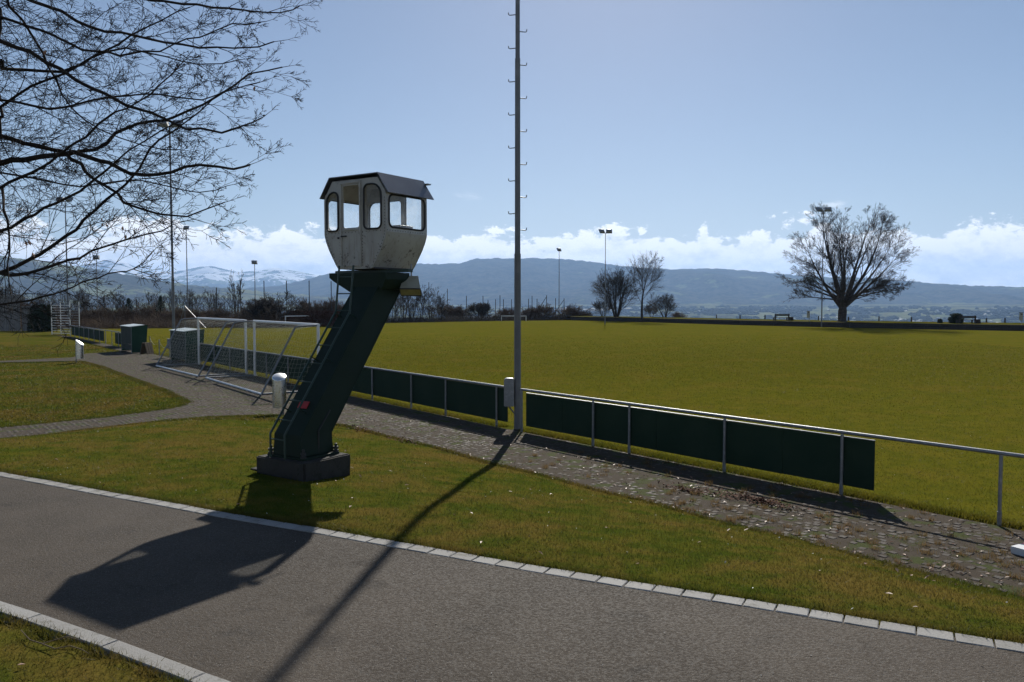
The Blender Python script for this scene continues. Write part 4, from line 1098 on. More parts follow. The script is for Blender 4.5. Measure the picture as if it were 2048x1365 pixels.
# terrace ground behind the edging
off = [q + Vector((1.0, 9.0, 0)) for q in wq]; off[0] = wq[0] + Vector((.5, 4, 0))
mb = MB(); n = len(wq)
mb.add([(q.x, q.y + .05, tz - .02) for q in wq] + [(q.x, q.y, tz + .05) for q in off] + [(q.x + 2, q.y + 12, -4) for q in off] + [(q.x, q.y + .05, -.2) for q in wq], [(i, i + 1, n + i + 1, n + i) for i in range(n - 1)] + [(n + i, n + i + 1, 2 * n + i + 1, 2 * n + i) for i in range(n - 1)] + [(3 * n, 0, n, 2 * n)])
tag(mb.build('terrace', M['lawn']), 'grass terrace above the timber edging', kind='structure')
def on_terrace(px, back):
    """terrace point back metres behind the edging seen at a photo column"""
    a, b_, c_ = ray(px, 640); k = a / b_
    for i in range(len(wq) - 1):
        p0, p1 = wq[i], wq[i + 1]; den = (p1.x - p0.x) - k * (p1.y - p0.y); s_ = (k * p0.y - p0.x) / den
        if -0.001 <= s_ <= 1.001:
            y = p0.y + s_ * (p1.y - p0.y) + back; return Vector((k * y, y, tz + .0))
    return Vector((k * (wq[-1].y + back), wq[-1].y + back, tz))
for i, (px, top) in enumerate(((1433, 632), (1480, 632), (1530, 631.5), (1637, 632), (1697, 633), (1758, 633), (1823, 633), (1973, 636), (2010, 638))):
    b_ = on_terrace(px, 7.5); t = thing('fence_post', 'short dark wooden post along the back of the terrace', 'post', b_, random.random(), 'short posts along the back of the terrace')
    h_ = .55 + random.uniform(-.05, .1)
    mb = MB(); mb.box((0, 0, h_ / 2), (.14, .14, h_ + .1), taper=.8); mb.build('shaft', M['oldwood'], t)
def bench(px, label, wpx):
    b_ = on_terrace(px, 2.5); t = thing('park_bench', label, 'bench', b_, R(6), 'benches on the terrace'); L_ = wpx / F * b_.y; h_ = .95
    for k in range(2):
        mb = MB(); mb.box((0, -.2 - .01 * k, h_ - .1 - k * .145), (L_, .05, .13)); mb.build('back_slat', M['oldwood'], t)
    for k in range(3):
        mb = MB(); mb.box((0, -.02 + k * .15, .43), (L_ - .1, .13, .05)); mb.build('seat_slat', M['oldwood'], t)
    for x in (-L_ / 2 + .12, L_ / 2 - .12):
        mb = MB(); mb.prism([(-.24, 0), (-.12, 0), (-.1, .38), (.3, .38), (.34, 0), (.44, 0), (.42, .42), (-.1, .42), (-.15, h_), (-.24, h_)], x - .07, x + .07, axis='x'); mb.build('support', M['oldwood'], t)
    mb = MB(); mb.box((L_ / 2 + .35, .05, .25), (.5, .5, .5), taper=.85); mb.build('end_block', M['oldwood'], t)
bench(1563, 'dark wooden bench on the terrace left of the big beech', 31)
bench(1933, 'dark wooden bench beside a low shrub at the right', 37)
for px, lab in ((1616, 'pale dog bag dispenser on a post left of the big beech'), (2041, 'pale dog bag dispenser on a post at the right edge')):
    b_ = on_terrace(px, 2.0); t = thing('bag_dispenser', lab, 'dispenser', b_, 0, 'dispensers on the terrace')
    mb = MB(); mb.tube([(.15, 0, 0), (.15, 0, 1.2)], .04, 6); mb.build('post', M['galv'], t)
    mb = MB(); mb.box((0, -.1, .88), (.34, .18, .85)); bx_ = mb.build('box', M['offwhite'], t, bevel=.02)
    mb = MB(); mb.box((0, -.1, 1.34), (.36, .2, .07)); mb.build('top', M['black'], bx_); mb = MB(); mb.box((0, -.195, 1.15), (.18, .012, .1)); mb.build('slot', M['black'], bx_)

# ------------------------------------------------------------------ net posts beyond the field
npx = [(209, 594), (274, 600), (329, 593), (434, 577), (482, 562), (529, 563), (574, 563), (619, 563), (663, 564), (785, 572), (822, 575), (858, 566), (895, 579), (933, 593), (966, 593), (976, 601), (991, 600), (1000, 592), (1007, 600), (1023, 600), (1057, 599), (1064, 593), (1074, 599), (1093, 592), (1111, 598), (1128, 598)]
for px, top in npx:
    Y = 118.0 if px < 700 else 152.0
    b_ = at(px, 640, Y); h_ = at(px, top, Y).z; zb_ = -1.6
    t = thing('net_post', 'thin dark pole of the ball net along the far field edge', 'net post', (b_.x, Y, zb_), 0, 'poles of the ball net beyond the field')
    mb = MB(); mb.tube([(0, 0, 0), (0, 0, h_ - zb_)], .065, 5); mb.build('pole', M['black'], t)
    mb = MB(); mb.lathe([(.075, h_ - zb_ - .05), (.075, h_ - zb_ + .05), (.02, h_ - zb_ + .1)], (0, 0, 0), 5); mb.build('cap', M['black'], t)
    if px in (1093, 1128):
        mb = MB(); mb.tube([(-.1, 0, h_ - zb_ - .3), (-2.6, 0, 1.6)], .05, 5); mb.build('brace', M['black'], t)
# pale rails seen low between the bushes
for k, (x0, x1, y) in enumerate(((913, 986, 634.5), (944, 1001, 637.5))):
    A_, B_ = at(x0, y, 149 - k * 3), at(x1, y, 149 - k * 3); t = thing('pale_rail', ('upper' if k == 0 else 'lower') + ' bright rail shining low between the far bushes', 'railing', (A_.x, A_.y, 0), 0, 'bright rails at the far field edge')
    mb = MB(); mb.box(((B_.x - A_.x) / 2, 0, A_.z), (B_.x - A_.x, .25, .12)); mb.build('rail', M['white'], t)
    for q in range(6):
        mb = MB(); mb.box(((B_.x - A_.x) * (q + .5) / 6, 0, A_.z / 2 - .05), (.06, .06, A_.z)); mb.build('post', M['galv'], t)

# ------------------------------------------------------------------ bare trees
ORD = 'first second third fourth fifth sixth seventh eighth ninth tenth eleventh twelfth thirteenth fourteenth fifteenth'.split()
def relabel(objs, noun, marks):
    """objs [(photo column, object)]: name each by its rank to the right of the nearest landmark on its left"""
    objs = sorted(objs, key=lambda q: q[0]); cnt = {}
    for px, o in objs:
        mk = [m_ for m_ in marks if m_[0] <= px]
        mk = mk[-1] if mk else None
        cnt[mk] = cnt.get(mk, 0) + 1
        o['label'] = f'{noun}, {ORD[min(cnt[mk], 15) - 1]} ' + (f'to the right of {mk[1]}' if mk else 'from the left edge')
def px_of(o): q = o.location; return CX + F * q.x / q.y
def rot_about(d_, ang, phi, rr):
    a = d_.orthogonal().normalized(); b_ = d_.cross(a)
    s_ = a * math.cos(phi) + b_ * math.sin(phi)
    return (d_ * math.cos(ang) + s_ * math.sin(ang)).normalized()
def grow(p, d_, L_, r_, lvl, S, rr, seg=.3, wob=.12, trop=.03, ang=(25, 50), nch=5, ratio=(.45, .7), rmin=.003, flat=None, start=.25, rch=.55):
    n = max(3, int(L_ / seg)); st = L_ / n; kids = []
    nk = nch if lvl > 0 else 0
    ts = sorted(rr.uniform(start, 1.0) for _ in range(nk))
    phi = rr.uniform(0, 6.28); ki = 0
    for i in range(n):
        d_ = (d_ + Vector((rr.gauss(0, wob), rr.gauss(0, wob), rr.gauss(0, wob) + trop))).normalized()
        if flat: d_ = (d_ + Vector((0, 0, -d_.z * flat))).normalized()
        q = p + d_ * st
        ra = r_ * (1 - .75 * i / n); rb_ = r_ * (1 - .75 * (i + 1) / n)
        S.append((p.x, p.y, p.z, q.x, q.y, q.z, max(ra, rmin), max(rb_, rmin)))
        while ki < nk and ts[ki] <= (i + 1) / n:
            phi += 2.4 + rr.uniform(-.5, .5)
            cd_ = rot_about(d_, R(rr.uniform(*ang)), phi, rr)
            kids.append((q.copy(), cd_, L_ * rr.uniform(*ratio) * (1.15 - .5 * ts[ki]), rb_ * rch + rmin * .3)); ki += 1
        p = q
    for (kp, kd, kl, kr) in kids:
        grow(kp, kd, kl, min(kr, r_ * .7), lvl - 1, S, rr, max(seg * .8, .06), wob * 1.1, trop, ang, nch, ratio, rmin, flat, start, rch)
def tube_mesh(S, name, mat, n=3):
    V, Fc = seg_tubes(S, n); return np_mesh(name, V, Fc, mat, smooth=True)
def tree_obj(name, label, cat, loc, trunkS, crownS, bark, twig, group=None, rz=0.0, scale=1.0, tn=8):
    t = thing(name, label, cat, loc, rz, group); t.scale = (scale,) * 3
    for nm, S, mt, n in (('trunk', trunkS, bark, tn), ('crown', crownS, twig, 3)):
        if S:
            o = bpy.data.objects.new(nm, tube_mesh(S, nm, mt, n)); COL.objects.link(o); link_child(o, t)
    return t

# the big beech on the terrace
rr = random.Random(11); TS, CS = [], []
TS.append((0, 0, -.4, 0, 0, .25, 1.0, .56)); TS.append((0, 0, .25, .05, 0, 1.5, .56, .60)); TS.append((.05, 0, 1.4, .05, 0, 2.3, .60, .42))
stems = [(-.72, .1, 1.0, 9.0, .34), (-.40, -.2, 1.0, 11.5, .42), (-.10, .25, 1.0, 12.2, .42), (.22, -.25, 1.0, 11.5, .38), (.62, .1, 1.0, 12.0, .42), (.98, .0, .85, 9.5, .32), (.3, .7, 1.0, 10.0, .3), (-.3, -.7, 1.0, 9.5, .3), (.85, -.4, 1.0, 10.0, .3), (.02, .1, 1.0, 11.2, .28), (.42, .2, 1.0, 11.2, .28)]
low = [(-1, .1, .40, 7.6, .17), (-1, -.3, .16, 7.2, .15), (-1, .3, .60, 7.8, .18), (1, .2, .36, 7.8, .17), (1, -.25, .22, 7.6, .15), (.6, .9, .35, 6, .13), (-.5, -.9, .3, 6, .13), (.5, -.9, .35, 6, .13), (1, 0, .60, 8.2, .18), (-.9, -.1, .75, 8.2, .2)]
def limb(p, d_, L_, r_, bend, ntw, tw_len, rr):
    n = 16; pr_ = []
    for i in range(n):
        d_ = (d_ + Vector((rr.gauss(0, .04), rr.gauss(0, .04), bend + rr.gauss(0, .03)))).normalized(); q = p + d_ * L_ / n
        TS.append((*p, *q, max(r_ * (1 - .93 * i / n), .02), max(r_ * (1 - .93 * (i + 1) / n), .02))); pr_.append((q.copy(), d_.copy(), r_ * (1 - .93 * i / n))); p = q
    for k in range(ntw):
        i = rr.randint(4, n - 1); q, dd, r1_ = pr_[i]
        grow(q, rot_about(dd, R(rr.uniform(20, 42)), rr.uniform(0, 6.28), rr), rr.uniform(.75, 1.2) * tw_len * (1.1 - .5 * i / n), max(.03, r1_ * .4), 3, CS, rr, .55, .055, .025, (16, 36), 5, (.42, .66), .0085, None, .12, .5)
    grow(p, d_, 1.8, .03, 2, CS, rr, .4, .06, .03, (16, 34), 5, (.45, .65), .0085)
for (x, y, z, L_, r_) in stems:
    limb(Vector((.25 * x, .25 * y, 1.9)), Vector((x * .95, y, z)).normalized(), L_ * 1.04 * rr.uniform(.93, 1.0), r_ * .74, .028, 14, 3.2, rr)
for (x, y, z, L_, r_) in low:
    limb(Vector((.4 * x, .4 * y, 2.2 + rr.uniform(0, 1.4))), Vector((x, y, z)).normalized(), L_ * .84, r_ * .85, -.008, 11, 2.0, rr)
b_ = on_terrace(1684, 3.0)
tree_obj('bare_beech', 'huge bare beech with many upright stems standing on the terrace', 'tree', b_, TS, CS, M['bark_pale'], M['twig_dark'], None, .0, (at(1684, 418, b_.y).z - tz) / 15.0)

def generic_tree(seed, h_, stems_n, spread, r_, nch=7, lvl=3, start_h=.12, up=.04, lim=(.35, .6), ang=(18, 42), rmin=.012, per=14):
    rr = random.Random(seed); TS, CS = [], []
    for s_ in range(stems_n):
        a = 6.28 * s_ / stems_n + rr.uniform(-.4, .4); sp = spread * rr.uniform(.5, 1.1) if stems_n > 1 else .03
        d_ = Vector((math.cos(a) * sp, math.sin(a) * sp, 1)).normalized(); L_ = h_ * rr.uniform(.72, .95); n = 12; p = Vector((math.cos(a) * r_, math.sin(a) * r_, 0)) if stems_n > 1 else Vector((0, 0, -.1)); pr_ = []
        for i in range(n):
            d_ = (d_ + Vector((rr.gauss(0, .05), rr.gauss(0, .05), up))).normalized(); q = p + d_ * L_ / n
            TS.append((*p, *q, max(r_ * (1 - .92 * i / n), .02), max(r_ * (1 - .92 * (i + 1) / n), .02))); pr_.append((q.copy(), d_.copy(), i / n)); p = q
        for k in range(per):
            q, dd, t_ = pr_[min(n - 1, max(int(start_h * n), int(rr.triangular(0, n, n * .6))))]
            grow(q, rot_about(dd, R(rr.uniform(*ang) + 8), rr.uniform(0, 6.28), rr), h_ * rr.uniform(*lim) * (1.05 - .6 * t_), max(.02, r_ * .3 * (1 - t_)), lvl - 1, CS, rr, .5, .10, .03, ang, nch, (.4, .65), rmin, None, .15)
        grow(p, d_, h_ * .12, .02, 1, CS, rr, .3, .1, .03, ang, 5, (.4, .6), rmin)
    return TS, CS
def place_tree(spec, name, label, cat, px, base, top, Y, mats, group=None, rz=0.0, native=None):
    b_ = at(px, base, Y); return b_
# trees of the clump left of the beech
specs = [((21, 11.0, 7, .38, .24, 8, 3), 1233, 526, 138, 'wide bare multi stem tree behind the thin two lamp mast', .6),
         ((22, 12.5, 1, .03, .26, 8, 3, .2, .05), 1284, 500, 128, 'tall slender bare tree right of the multi stem clump', 1.3),
         ((23, 6.0, 5, .55, .14, 8, 3), 1330, 584, 135, 'small round bare tree at the right of the clump', 2.2),
         ((24, 4.5, 5, .6, .10, 7, 3), 1206, 596, 142, 'low bare bush at the left foot of the clump', .2),
         ((25, 4.5, 6, .7, .10, 7, 3), 1303, 606, 140, 'low tangled bush under the tall slender tree', .8)]
for sp_, px, top, Y, lab, rz in specs:
    a, b2, c_ = ray(px, 640); b_ = Vector((a / b2 * Y, Y, .3)); hh = at(px, top, Y).z - .3
    TS, CS = generic_tree(*sp_, per=26 if sp_[2] == 1 else 13)
    top_ = max(s_[5] for s_ in CS)
    tree_obj('bare_tree', lab, 'tree', b_, TS, CS, M['bark'], M['twig_dark'], 'bare trees behind the timber edging', rz, hh / top_, 6)

# thicket and trees beyond the left edge of the field: a few grown once, then copied
def proto_tree(name, seed, spec, bark, twig):
    TS, CS = generic_tree(seed, *spec); z = max(s_[5] for s_ in CS)
    return (TS, CS, z, bark, twig)
protos = {
 'shrub_a': proto_tree('s', 31, (4.5, 8, .75, .07, 7, 3, .05, .03, (.4, .7), (20, 48), .016, 10), M['twig_brown'], M['twig_brown']),
 'shrub_b': proto_tree('s', 32, (4.5, 9, .6, .07, 7, 3, .05, .05, (.4, .7), (18, 42), .016, 10), M['bark'], M['twig_brown']),
 'thin_a': proto_tree('t', 33, (8.0, 5, .16, .08, 5, 3, .15, .06, (.22, .40), (12, 30), .012, 9), M['bark'], M['twig_dark']),
 'thin_b': proto_tree('t', 34, (8.0, 6, .24, .08, 5, 3, .12, .05, (.22, .42), (12, 32), .012, 8), M['bark'], M['twig_dark']),
 'dense': proto_tree('d', 35, (5.5, 11, .62, .08, 8, 3, .05, .05, (.4, .65), (16, 40), .016, 12), M['twig_dark'], M['twig_dark']),
 'poplar': proto_tree('p', 36, (9.0, 4, .05, .08, 5, 3, .1, .1, (.12, .2), (8, 20), .012, 14), M['bark'], M['twig_dark']),
 'gnarl': proto_tree('g', 37, (5.5, 1, .03, .2, 6, 3, .3, .02, (.45, .7), (30, 65), .02, 12), M['bark'], M['bark']),
}
first = {}
def put(kind, name, label, cat, px, top, Y, group, zb=-.5, wide=1.0):
    TS, CS, z, bk, tw_ = protos[kind]
    a, b2, c_ = ray(px, 640); k = (at(px, top, Y).z - zb) / z
    if kind not in first:
        t = tree_obj(name, label, cat, (a / b2 * Y, Y, zb), TS, CS, bk, tw_, group, 0, 1.0, 5); first[kind] = t
    else:
        t = copy_tree(first[kind], label, group); t.name = name; t.location = (a / b2 * Y, Y, zb); t['category'] = cat
    t.rotation_euler = (0, 0, random.uniform(0, 6.28)); t.scale = (k * wide, k * wide, k)
    return t
put('poplar', 'poplar', 'slim bare poplar rising behind the left thicket', 'tree', 472, 537, 135, None)
put('gnarl', 'fruit_tree', 'gnarled old fruit tree right of the dense round bush', 'tree', 566, 580, 104, None, -.4)
put('dense', 'round_bush', 'dense dark round bush left of the gnarled fruit tree', 'bush', 531, 592, 106, None, -.4, 1.15)
put('dense', 'round_bush', 'dark bush with bare twigs low right of the column', 'bush', 962, 603, 146, None, -.4, 1.2)
gl, gt, gs = 'thicket bushes along the left edge of the field', 'thin bare trees beyond the field edge', 'thin bare trees along the slope'
k = 0
for px in range(-60, 700, 24):
    top = {0: 622, 1: 612, 2: 626, 3: 608}[k % 4] + random.uniform(-5, 6)
    if px < 60: top -= 22
    kind = 'shrub_a' if k % 2 else 'shrub_b'
    if not (590 < px < 700): put(kind, 'thicket_bush', 'brown leafless bush in the thicket along the left field edge', 'bush', px + random.uniform(-8, 8), top, random.uniform(104, 118), gl, -.6, 1.25)
    else: put(kind, 'thicket_bush', 'thin leafless bush peeping over the brown hedge', 'bush', px, 590 + random.uniform(0, 12), 122, 'bushes behind the brown hedge', -.6, .9)
    k += 1
for px in range(-50, 470, 23):
    put('thin_a' if k % 2 else 'thin_b', 'thin_tree', 'thin bare tree in the woods behind the thicket', 'tree', px + random.uniform(-7, 7), (560 if px < 60 else 576) + random.uniform(-10, 16), random.uniform(122, 140), gs, -1.5, 1.05); k += 1
for px in (738, 757, 775, 792, 808, 826, 843, 861, 880):
    put('thin_a' if k % 2 else 'thin_b', 'thin_tree', 'thin bare tree in the row right of the leaning column', 'tree', px + random.uniform(-3, 3), 556 + (px - 738) * .12 + random.uniform(-8, 10), random.uniform(133, 142), gt, -1.0, 1.1); k += 1
for px, top, lab in ((896, 604, 'bush left of the dark bush at the far edge'), (918, 608, 'bush beside the net pole left of the dark bush'), (1012, 612, 'bush left of the tall middle mast'), (1058, 612, 'bush right of the tall middle mast'), (1082, 604, 'brownish bush by the braced net pole'), (1142, 606, 'rounded bush at the start of the timber edging'), (1162, 618, 'low bush behind the timber edging')):
    put('shrub_a', 'far_bush', 'bare ' + lab, 'bush', px, top, 147, None, -.6, 1.35)
for px in (1170, 1356): put('shrub_b', 'far_bush', 'low scrub ' + ('left' if px < 1200 else 'right') + ' of the tree clump', 'bush', px, 622, 150, None, -.3, 1.4)
for px, top in ((258, 597), (322, 593)):
    b_ = at(px, 640, 112); h_ = at(px, top, 112).z + .6; rr = random.Random(px); V, Fc = [], []
    for q in range(2600):
        z = rr.random() ** .8 * h_; rad = (1 - z / h_) * 1.5 + .12; a = rr.uniform(0, 6.28); x, y = rad * math.sqrt(rr.random()) * math.cos(a), rad * math.sqrt(rr.random()) * math.sin(a)
        n0 = len(V); s_ = rr.uniform(.08, .2); e1 = Vector((rr.gauss(0, 1), rr.gauss(0, 1), rr.gauss(0, .6))).normalized() * s_; e2 = Vector((rr.gauss(0, 1), rr.gauss(0, 1), rr.gauss(0, .6))).normalized() * s_ * .6
        c_ = Vector((x, y, z)); V += [tuple(c_), tuple(c_ + e1), tuple(c_ + e2)]; Fc.append((n0, n0 + 1, n0 + 2))
    t = thing('evergreen', 'dark little evergreen in the left thicket ' + ('behind the first dugout' if px < 300 else 'left of the thick mast'), 'tree', (b_.x, 112, -.6))
    np_obj('crown', V, Fc, M['evergreen'], t); mb = MB(); mb.tube([(0, 0, -.1), (0, 0, h_ * .9)], [.12, .03], 6); mb.build('trunk', M['bark'], t)

# leafy masses: bramble by the rack, shrub on the terrace, clipped brown hedge
def leafy(name, label, cat, loc, dims, mat, n, seed, box=False, leaf=(.06, .14)):
    rr = random.Random(seed); V, Fc = [], []
    for _ in range(n):
        if box: x, y, z = rr.uniform(-.5, .5), rr.uniform(-.5, .5), rr.uniform(0, 1) ** .7
        else:
            while True:
                x, y, z = rr.uniform(-.5, .5), rr.uniform(-.5, .5), rr.uniform(0, 1)
                k_ = .25 + .2 * noise.noise((x * 5 + seed, y * 5, z * 5))
                if x * x + y * y + (z - .3) ** 2 * .5 < k_: break
        c_ = Vector((x * dims[0], y * dims[1], z * dims[2])); s_ = rr.uniform(*leaf)
        e1 = Vector((rr.gauss(0, 1), rr.gauss(0, 1), rr.gauss(0, .7))).normalized() * s_; e2 = e1.orthogonal().normalized() * s_ * .55
        n0 = len(V); V += [tuple(c_ - e1), tuple(c_ + e2), tuple(c_ + e1), tuple(c_ - e2)]; Fc.append((n0, n0 + 1, n0 + 2, n0 + 3))
    t = thing(name, label, cat, loc); np_obj('foliage', V, Fc, mat, t)
    S = []
    for _ in range(30 if not box else 60):
        x, y = rr.uniform(-.42, .42) * dims[0], rr.uniform(-.4, .4) * dims[1]
        S.append((x * .6, y * .6, -.1, x, y, dims[2] * rr.uniform(.5, .95), .03, .012))
    o = bpy.data.objects.new('stems', tube_mesh(S, 'stems', M['bark'])); COL.objects.link(o); link_child(o, t)
    return t
leafy('bramble', 'dark tangled bramble between the grey boards and the tube rack', 'bush', G(84, 663.5), (2.9, 2.0, 3.0), M['evergreen'], 5200, 3)
b_ = on_terrace(1912, 3.0); leafy('low_shrub', 'dark rounded shrub left of the right hand bench', 'bush', b_, (1.7, 1.2, 1.2), M['evergreen'], 2600, 5)
b_ = on_terrace(1880, 3.0); leafy('low_shrub', 'tiny dark shrub on the terrace near the right bench', 'bush', b_, (.55, .5, .5), M['evergreen'], 500, 6)
b_ = at(655, 640, 106); leafy('brown_hedge', 'clipped brown beech hedge behind the far goal', 'hedge', (b_.x, 106, -.3), (10.5, 1.6, at(640, 622, 106).z + .3), M['brown_leaf'], 16000, 8, True, (.07, .13))

# low undergrowth that closes the foot of the thicket
def undergrowth(name, label, a, c_, n, h_, w_, mat, seed):
    rr = random.Random(seed); S = []
    for _ in range(n):
        q = a.lerp(c_, rr.random()) + Vector((rr.gauss(0, w_ * .3), rr.gauss(0, w_), 0)); d_ = Vector((rr.gauss(0, .5), rr.gauss(0, .5), 1)).normalized(); L_ = h_ * rr.uniform(.4, 1.2)
        q.z = -.5; m2 = q + d_ * L_ * .6; e_ = m2 + (d_ + Vector((rr.gauss(0, .5), rr.gauss(0, .5), rr.gauss(0, .3)))).normalized() * L_ * .6
        S.append((*q, *m2, .022, .016)); S.append((*m2, *e_, .016, .008))
        for _k in range(2):
            f_ = m2 + Vector((rr.gauss(0, .35), rr.gauss(0, .35), rr.uniform(.05, .6))) * L_ * .5; S.append((*m2, *f_, .014, .008))
    V, Fc = seg_tubes(S, 3); return tag(np_obj(name, V, Fc, mat), label, kind='stuff')
undergrowth('undergrowth', 'tangled brown undergrowth below the thicket on the left', at(-90, 640, 101), at(600, 640, 104), 6500, 1.6, 2.2, M['twig_brown'], 3)
undergrowth('undergrowth', 'low tangle of twigs along the far edge of the field', at(690, 640, 128), at(1150, 640, 148), 4200, 1.5, 2.0, M['twig_dark'], 4)
# the bare branches that reach in from the left: the tree stands just outside the picture
rr = random.Random(42); TS, CS = [], []
ROOT = Vector((-10.6, 10.4, gz(-10.6, 10.4)))
trunk_pts = [(0, 0, -.2, .52), (0, 0, .5, .40), (.05, .05, 1.6, .36), (.1, .0, 3.0, .33), (.2, -.05, 4.6, .28), (.25, .05, 6.2, .22), (.3, 0, 8.0, .16), (.35, .1, 10.0, .09)]
for a, c_ in zip(trunk_pts[:-1], trunk_pts[1:]): TS.append((*a[:3], *c_[:3], a[3], c_[3]))
limbs = [  # (trunk height, start radius, depth at tip, pixel polyline)
 (5.6, .055, 9.0, [(-60, 20), (0, 80), (60, 106), (120, 141), (180, 176), (250, 206), (330, 240), (400, 262), (480, 258), (525, 236)]),
 (4.9, .050, 11.5, [(-60, 128), (0, 136), (50, 141), (120, 144), (165, 130), (210, 106), (260, 72), (320, 40), (380, 15)]),
 (3.6, .060, 10.5, [(-70, 240), (0, 268), (50, 286), (100, 300), (135, 309), (190, 298), (232, 270), (275, 246), (330, 243), (372, 226), (440, 190), (500, 152), (565, 135)]),
 (3.4, .075, 9.4, [(-70, 322), (0, 324), (50, 318), (110, 310), (150, 306), (200, 320), (240, 338), (290, 350), (345, 346), (400, 332), (470, 336), (500, 330)]),
 (3.1, .040, 8.6, [(-70, 400), (0, 376), (60, 345), (120, 313), (170, 270), (230, 225), (300, 190), (360, 130)]),
 (3.1, .030, 9.0, [(135, 309), (160, 330), (185, 356), (235, 387), (265, 412), (320, 430), (370, 432), (450, 405)]),
 (2.9, .042, 8.4, [(-70, 500), (0, 462), (70, 430), (130, 396), (190, 362), (260, 302), (320, 262), (380, 235)]),
 (2.3, .050, 9.8, [(-70, 560), (0, 546), (60, 521), (130, 476), (170, 441), (210, 400), (250, 368), (300, 300), (350, 262), (420, 205)]),
 (2.2, .030, 9.2, [(0, 546), (20, 551), (60, 546), (110, 530), (160, 515), (220, 492), (290, 470), (345, 450)]),
 (1.9, .028, 8.8, [(-70, 622), (0, 608), (60, 601), (110, 588), (150, 575), (195, 555), (240, 545), (265, 540), (305, 505)]),
 (7.0, .050, 9.6, [(-60, -70), (40, -10), (120, 26), (180, 52), (240, 66), (330, 86), (400, 97), (470, 96), (548, 84)]),
 (7.4, .045, 10.2, [(-60, -90), (120, -50), (260, -10), (330, 4), (395, 10), (455, 18), (510, 22), (560, 26), (600, 12)]),
 (5.2, .036, 10.6, [(-60, 250), (0, 215), (60, 172), (120, 148), (180, 120), (250, 96), (330, 112), (400, 130), (480, 120)]),
 (4.0, .032, 9.3, [(-60, 210), (0, 200), (70, 215), (150, 212), (230, 190), (320, 190), (400, 200), (470, 178), (520, 165)]),
 (6.2, .034, 8.7, [(-60, 10), (0, 35), (80, 60), (160, 95), (240, 110), (320, 100), (400, 72), (470, 50), (520, 45)]),
 (3.0, .028, 10.4, [(-60, 360), (0, 345), (80, 360), (160, 372), (240, 360), (330, 372), (400, 385), (455, 372)]),
 (6.5, .035, 10.8, [(-60, -30), (20, 10), (70, 80), (110, 160), (140, 215), (200, 260), (280, 290), (360, 300)]),
 (2.4, .022, 9.0, [(0, 375), (10, 420), (20, 470), (12, 530), (22, 590)]),
]
used_leaf = []
for li, (th_, r_, dep, pl_) in enumerate(limbs):
    start_in = pl_[0][0] >= 0
    base_d = 10.0 if not start_in else 9.7
    pts = []
    nP = len(pl_)
    for i, (px, py) in enumerate(pl_):
        D_ = base_d + (dep - base_d) * (i / (nP - 1)) + rr.uniform(-.1, .1)
        pts.append(at(px, py, D_) - ROOT)
    if not start_in: pts = [Vector((np.interp(th_, [q[2] for q in trunk_pts], [q[0] for q in trunk_pts]), 0, th_ - .3))] + [Vector((.9, -.2, (th_ + pts[0].z) / 2))] * 0 + pts
    # smooth the polyline
    fine = []
    for i in range(len(pts) - 1):
        p0, p1, p2, p3 = pts[max(i - 1, 0)], pts[i], pts[i + 1], pts[min(i + 2, len(pts) - 1)]
        ns = max(2, int((p2 - p1).length / .18))
        for k in range(ns):
            u = k / ns
            q = .5 * ((2 * p1) + (p2 - p0) * u + (2 * p0 - 5 * p1 + 4 * p2 - p3) * u * u + (3 * p1 - p0 - 3 * p2 + p3) * u ** 3)
            fine.append(q + Vector((rr.gauss(0, .012), rr.gauss(0, .012), rr.gauss(0, .012))))
    fine.append(pts[-1]); n = len(fine); r_ *= .82
    for i in range(n - 1):
        ra, rb_ = r_ * (1 - .88 * i / n) + .003, r_ * (1 - .88 * (i + 1) / n) + .003
        (TS if ra > .012 and not start_in else CS).append((*fine[i], *fine[i + 1], ra, rb_))
    # twigs: fine sprays leaving at narrow angles, alternating sides
    i0 = 4 if start_in else 8; side = 1
    i = i0
    while i < n - 1:
        t_ = i / n; d_ = (fine[min(i + 1, n - 1)] - fine[i - 1]).normalized(); side = -side
        up_ = Vector((0, 0, 1)); sd = d_.cross(up_).normalized(); nn = sd.cross(d_)
        phi = rr.uniform(-1.1, 1.1); lat = (nn * math.cos(phi) + sd * math.sin(phi)) * side
        an = R(rr.uniform(28, 55)); dd = (d_ * math.cos(an) + lat * math.sin(an)).normalized(); dd = (dd + Vector((.25, 0, 0))).normalized()
        L_ = rr.uniform(.7, 1.8) * (1.12 - .88 * t_)
        grow(fine[i], dd, L_, .0085 * (1.15 - .6 * t_) * rr.uniform(.7, 1.25), 2, CS, rr, .13, .10, .015, (24, 46), 7, (.28, .5), .0024, .02, .12, .6)
        if rr.random() < .04: used_leaf.append(fine[i] + dd * L_ * .8)
        i += rr.choice((1, 1, 1, 2))
    grow(fine[-1], (fine[-1] - fine[-3]).normalized(), .25, .005, 1, CS, rr, .12, .09, .01, (22, 42), 5, (.35, .55), .0022, None, .1)
# the rest of its crown, away from the picture
for k in range(14):
    a = R(rr.uniform(100, 290)); th_ = rr.uniform(2.6, 9.0)
    grow(Vector((.2, 0, th_)), Vector((math.cos(a), math.sin(a), .35)).normalized(), rr.uniform(3.0, 5.0), .07, 2, CS, rr, .4, .08, .03, (25, 50), 7, (.35, .55), .004)
bt = tree_obj('overhanging_tree', 'bare beech whose long dark branches reach in from the left edge', 'tree', ROOT, TS, CS, M['bark_black'], M['bark_black'], None, 0, 1.0, 7)
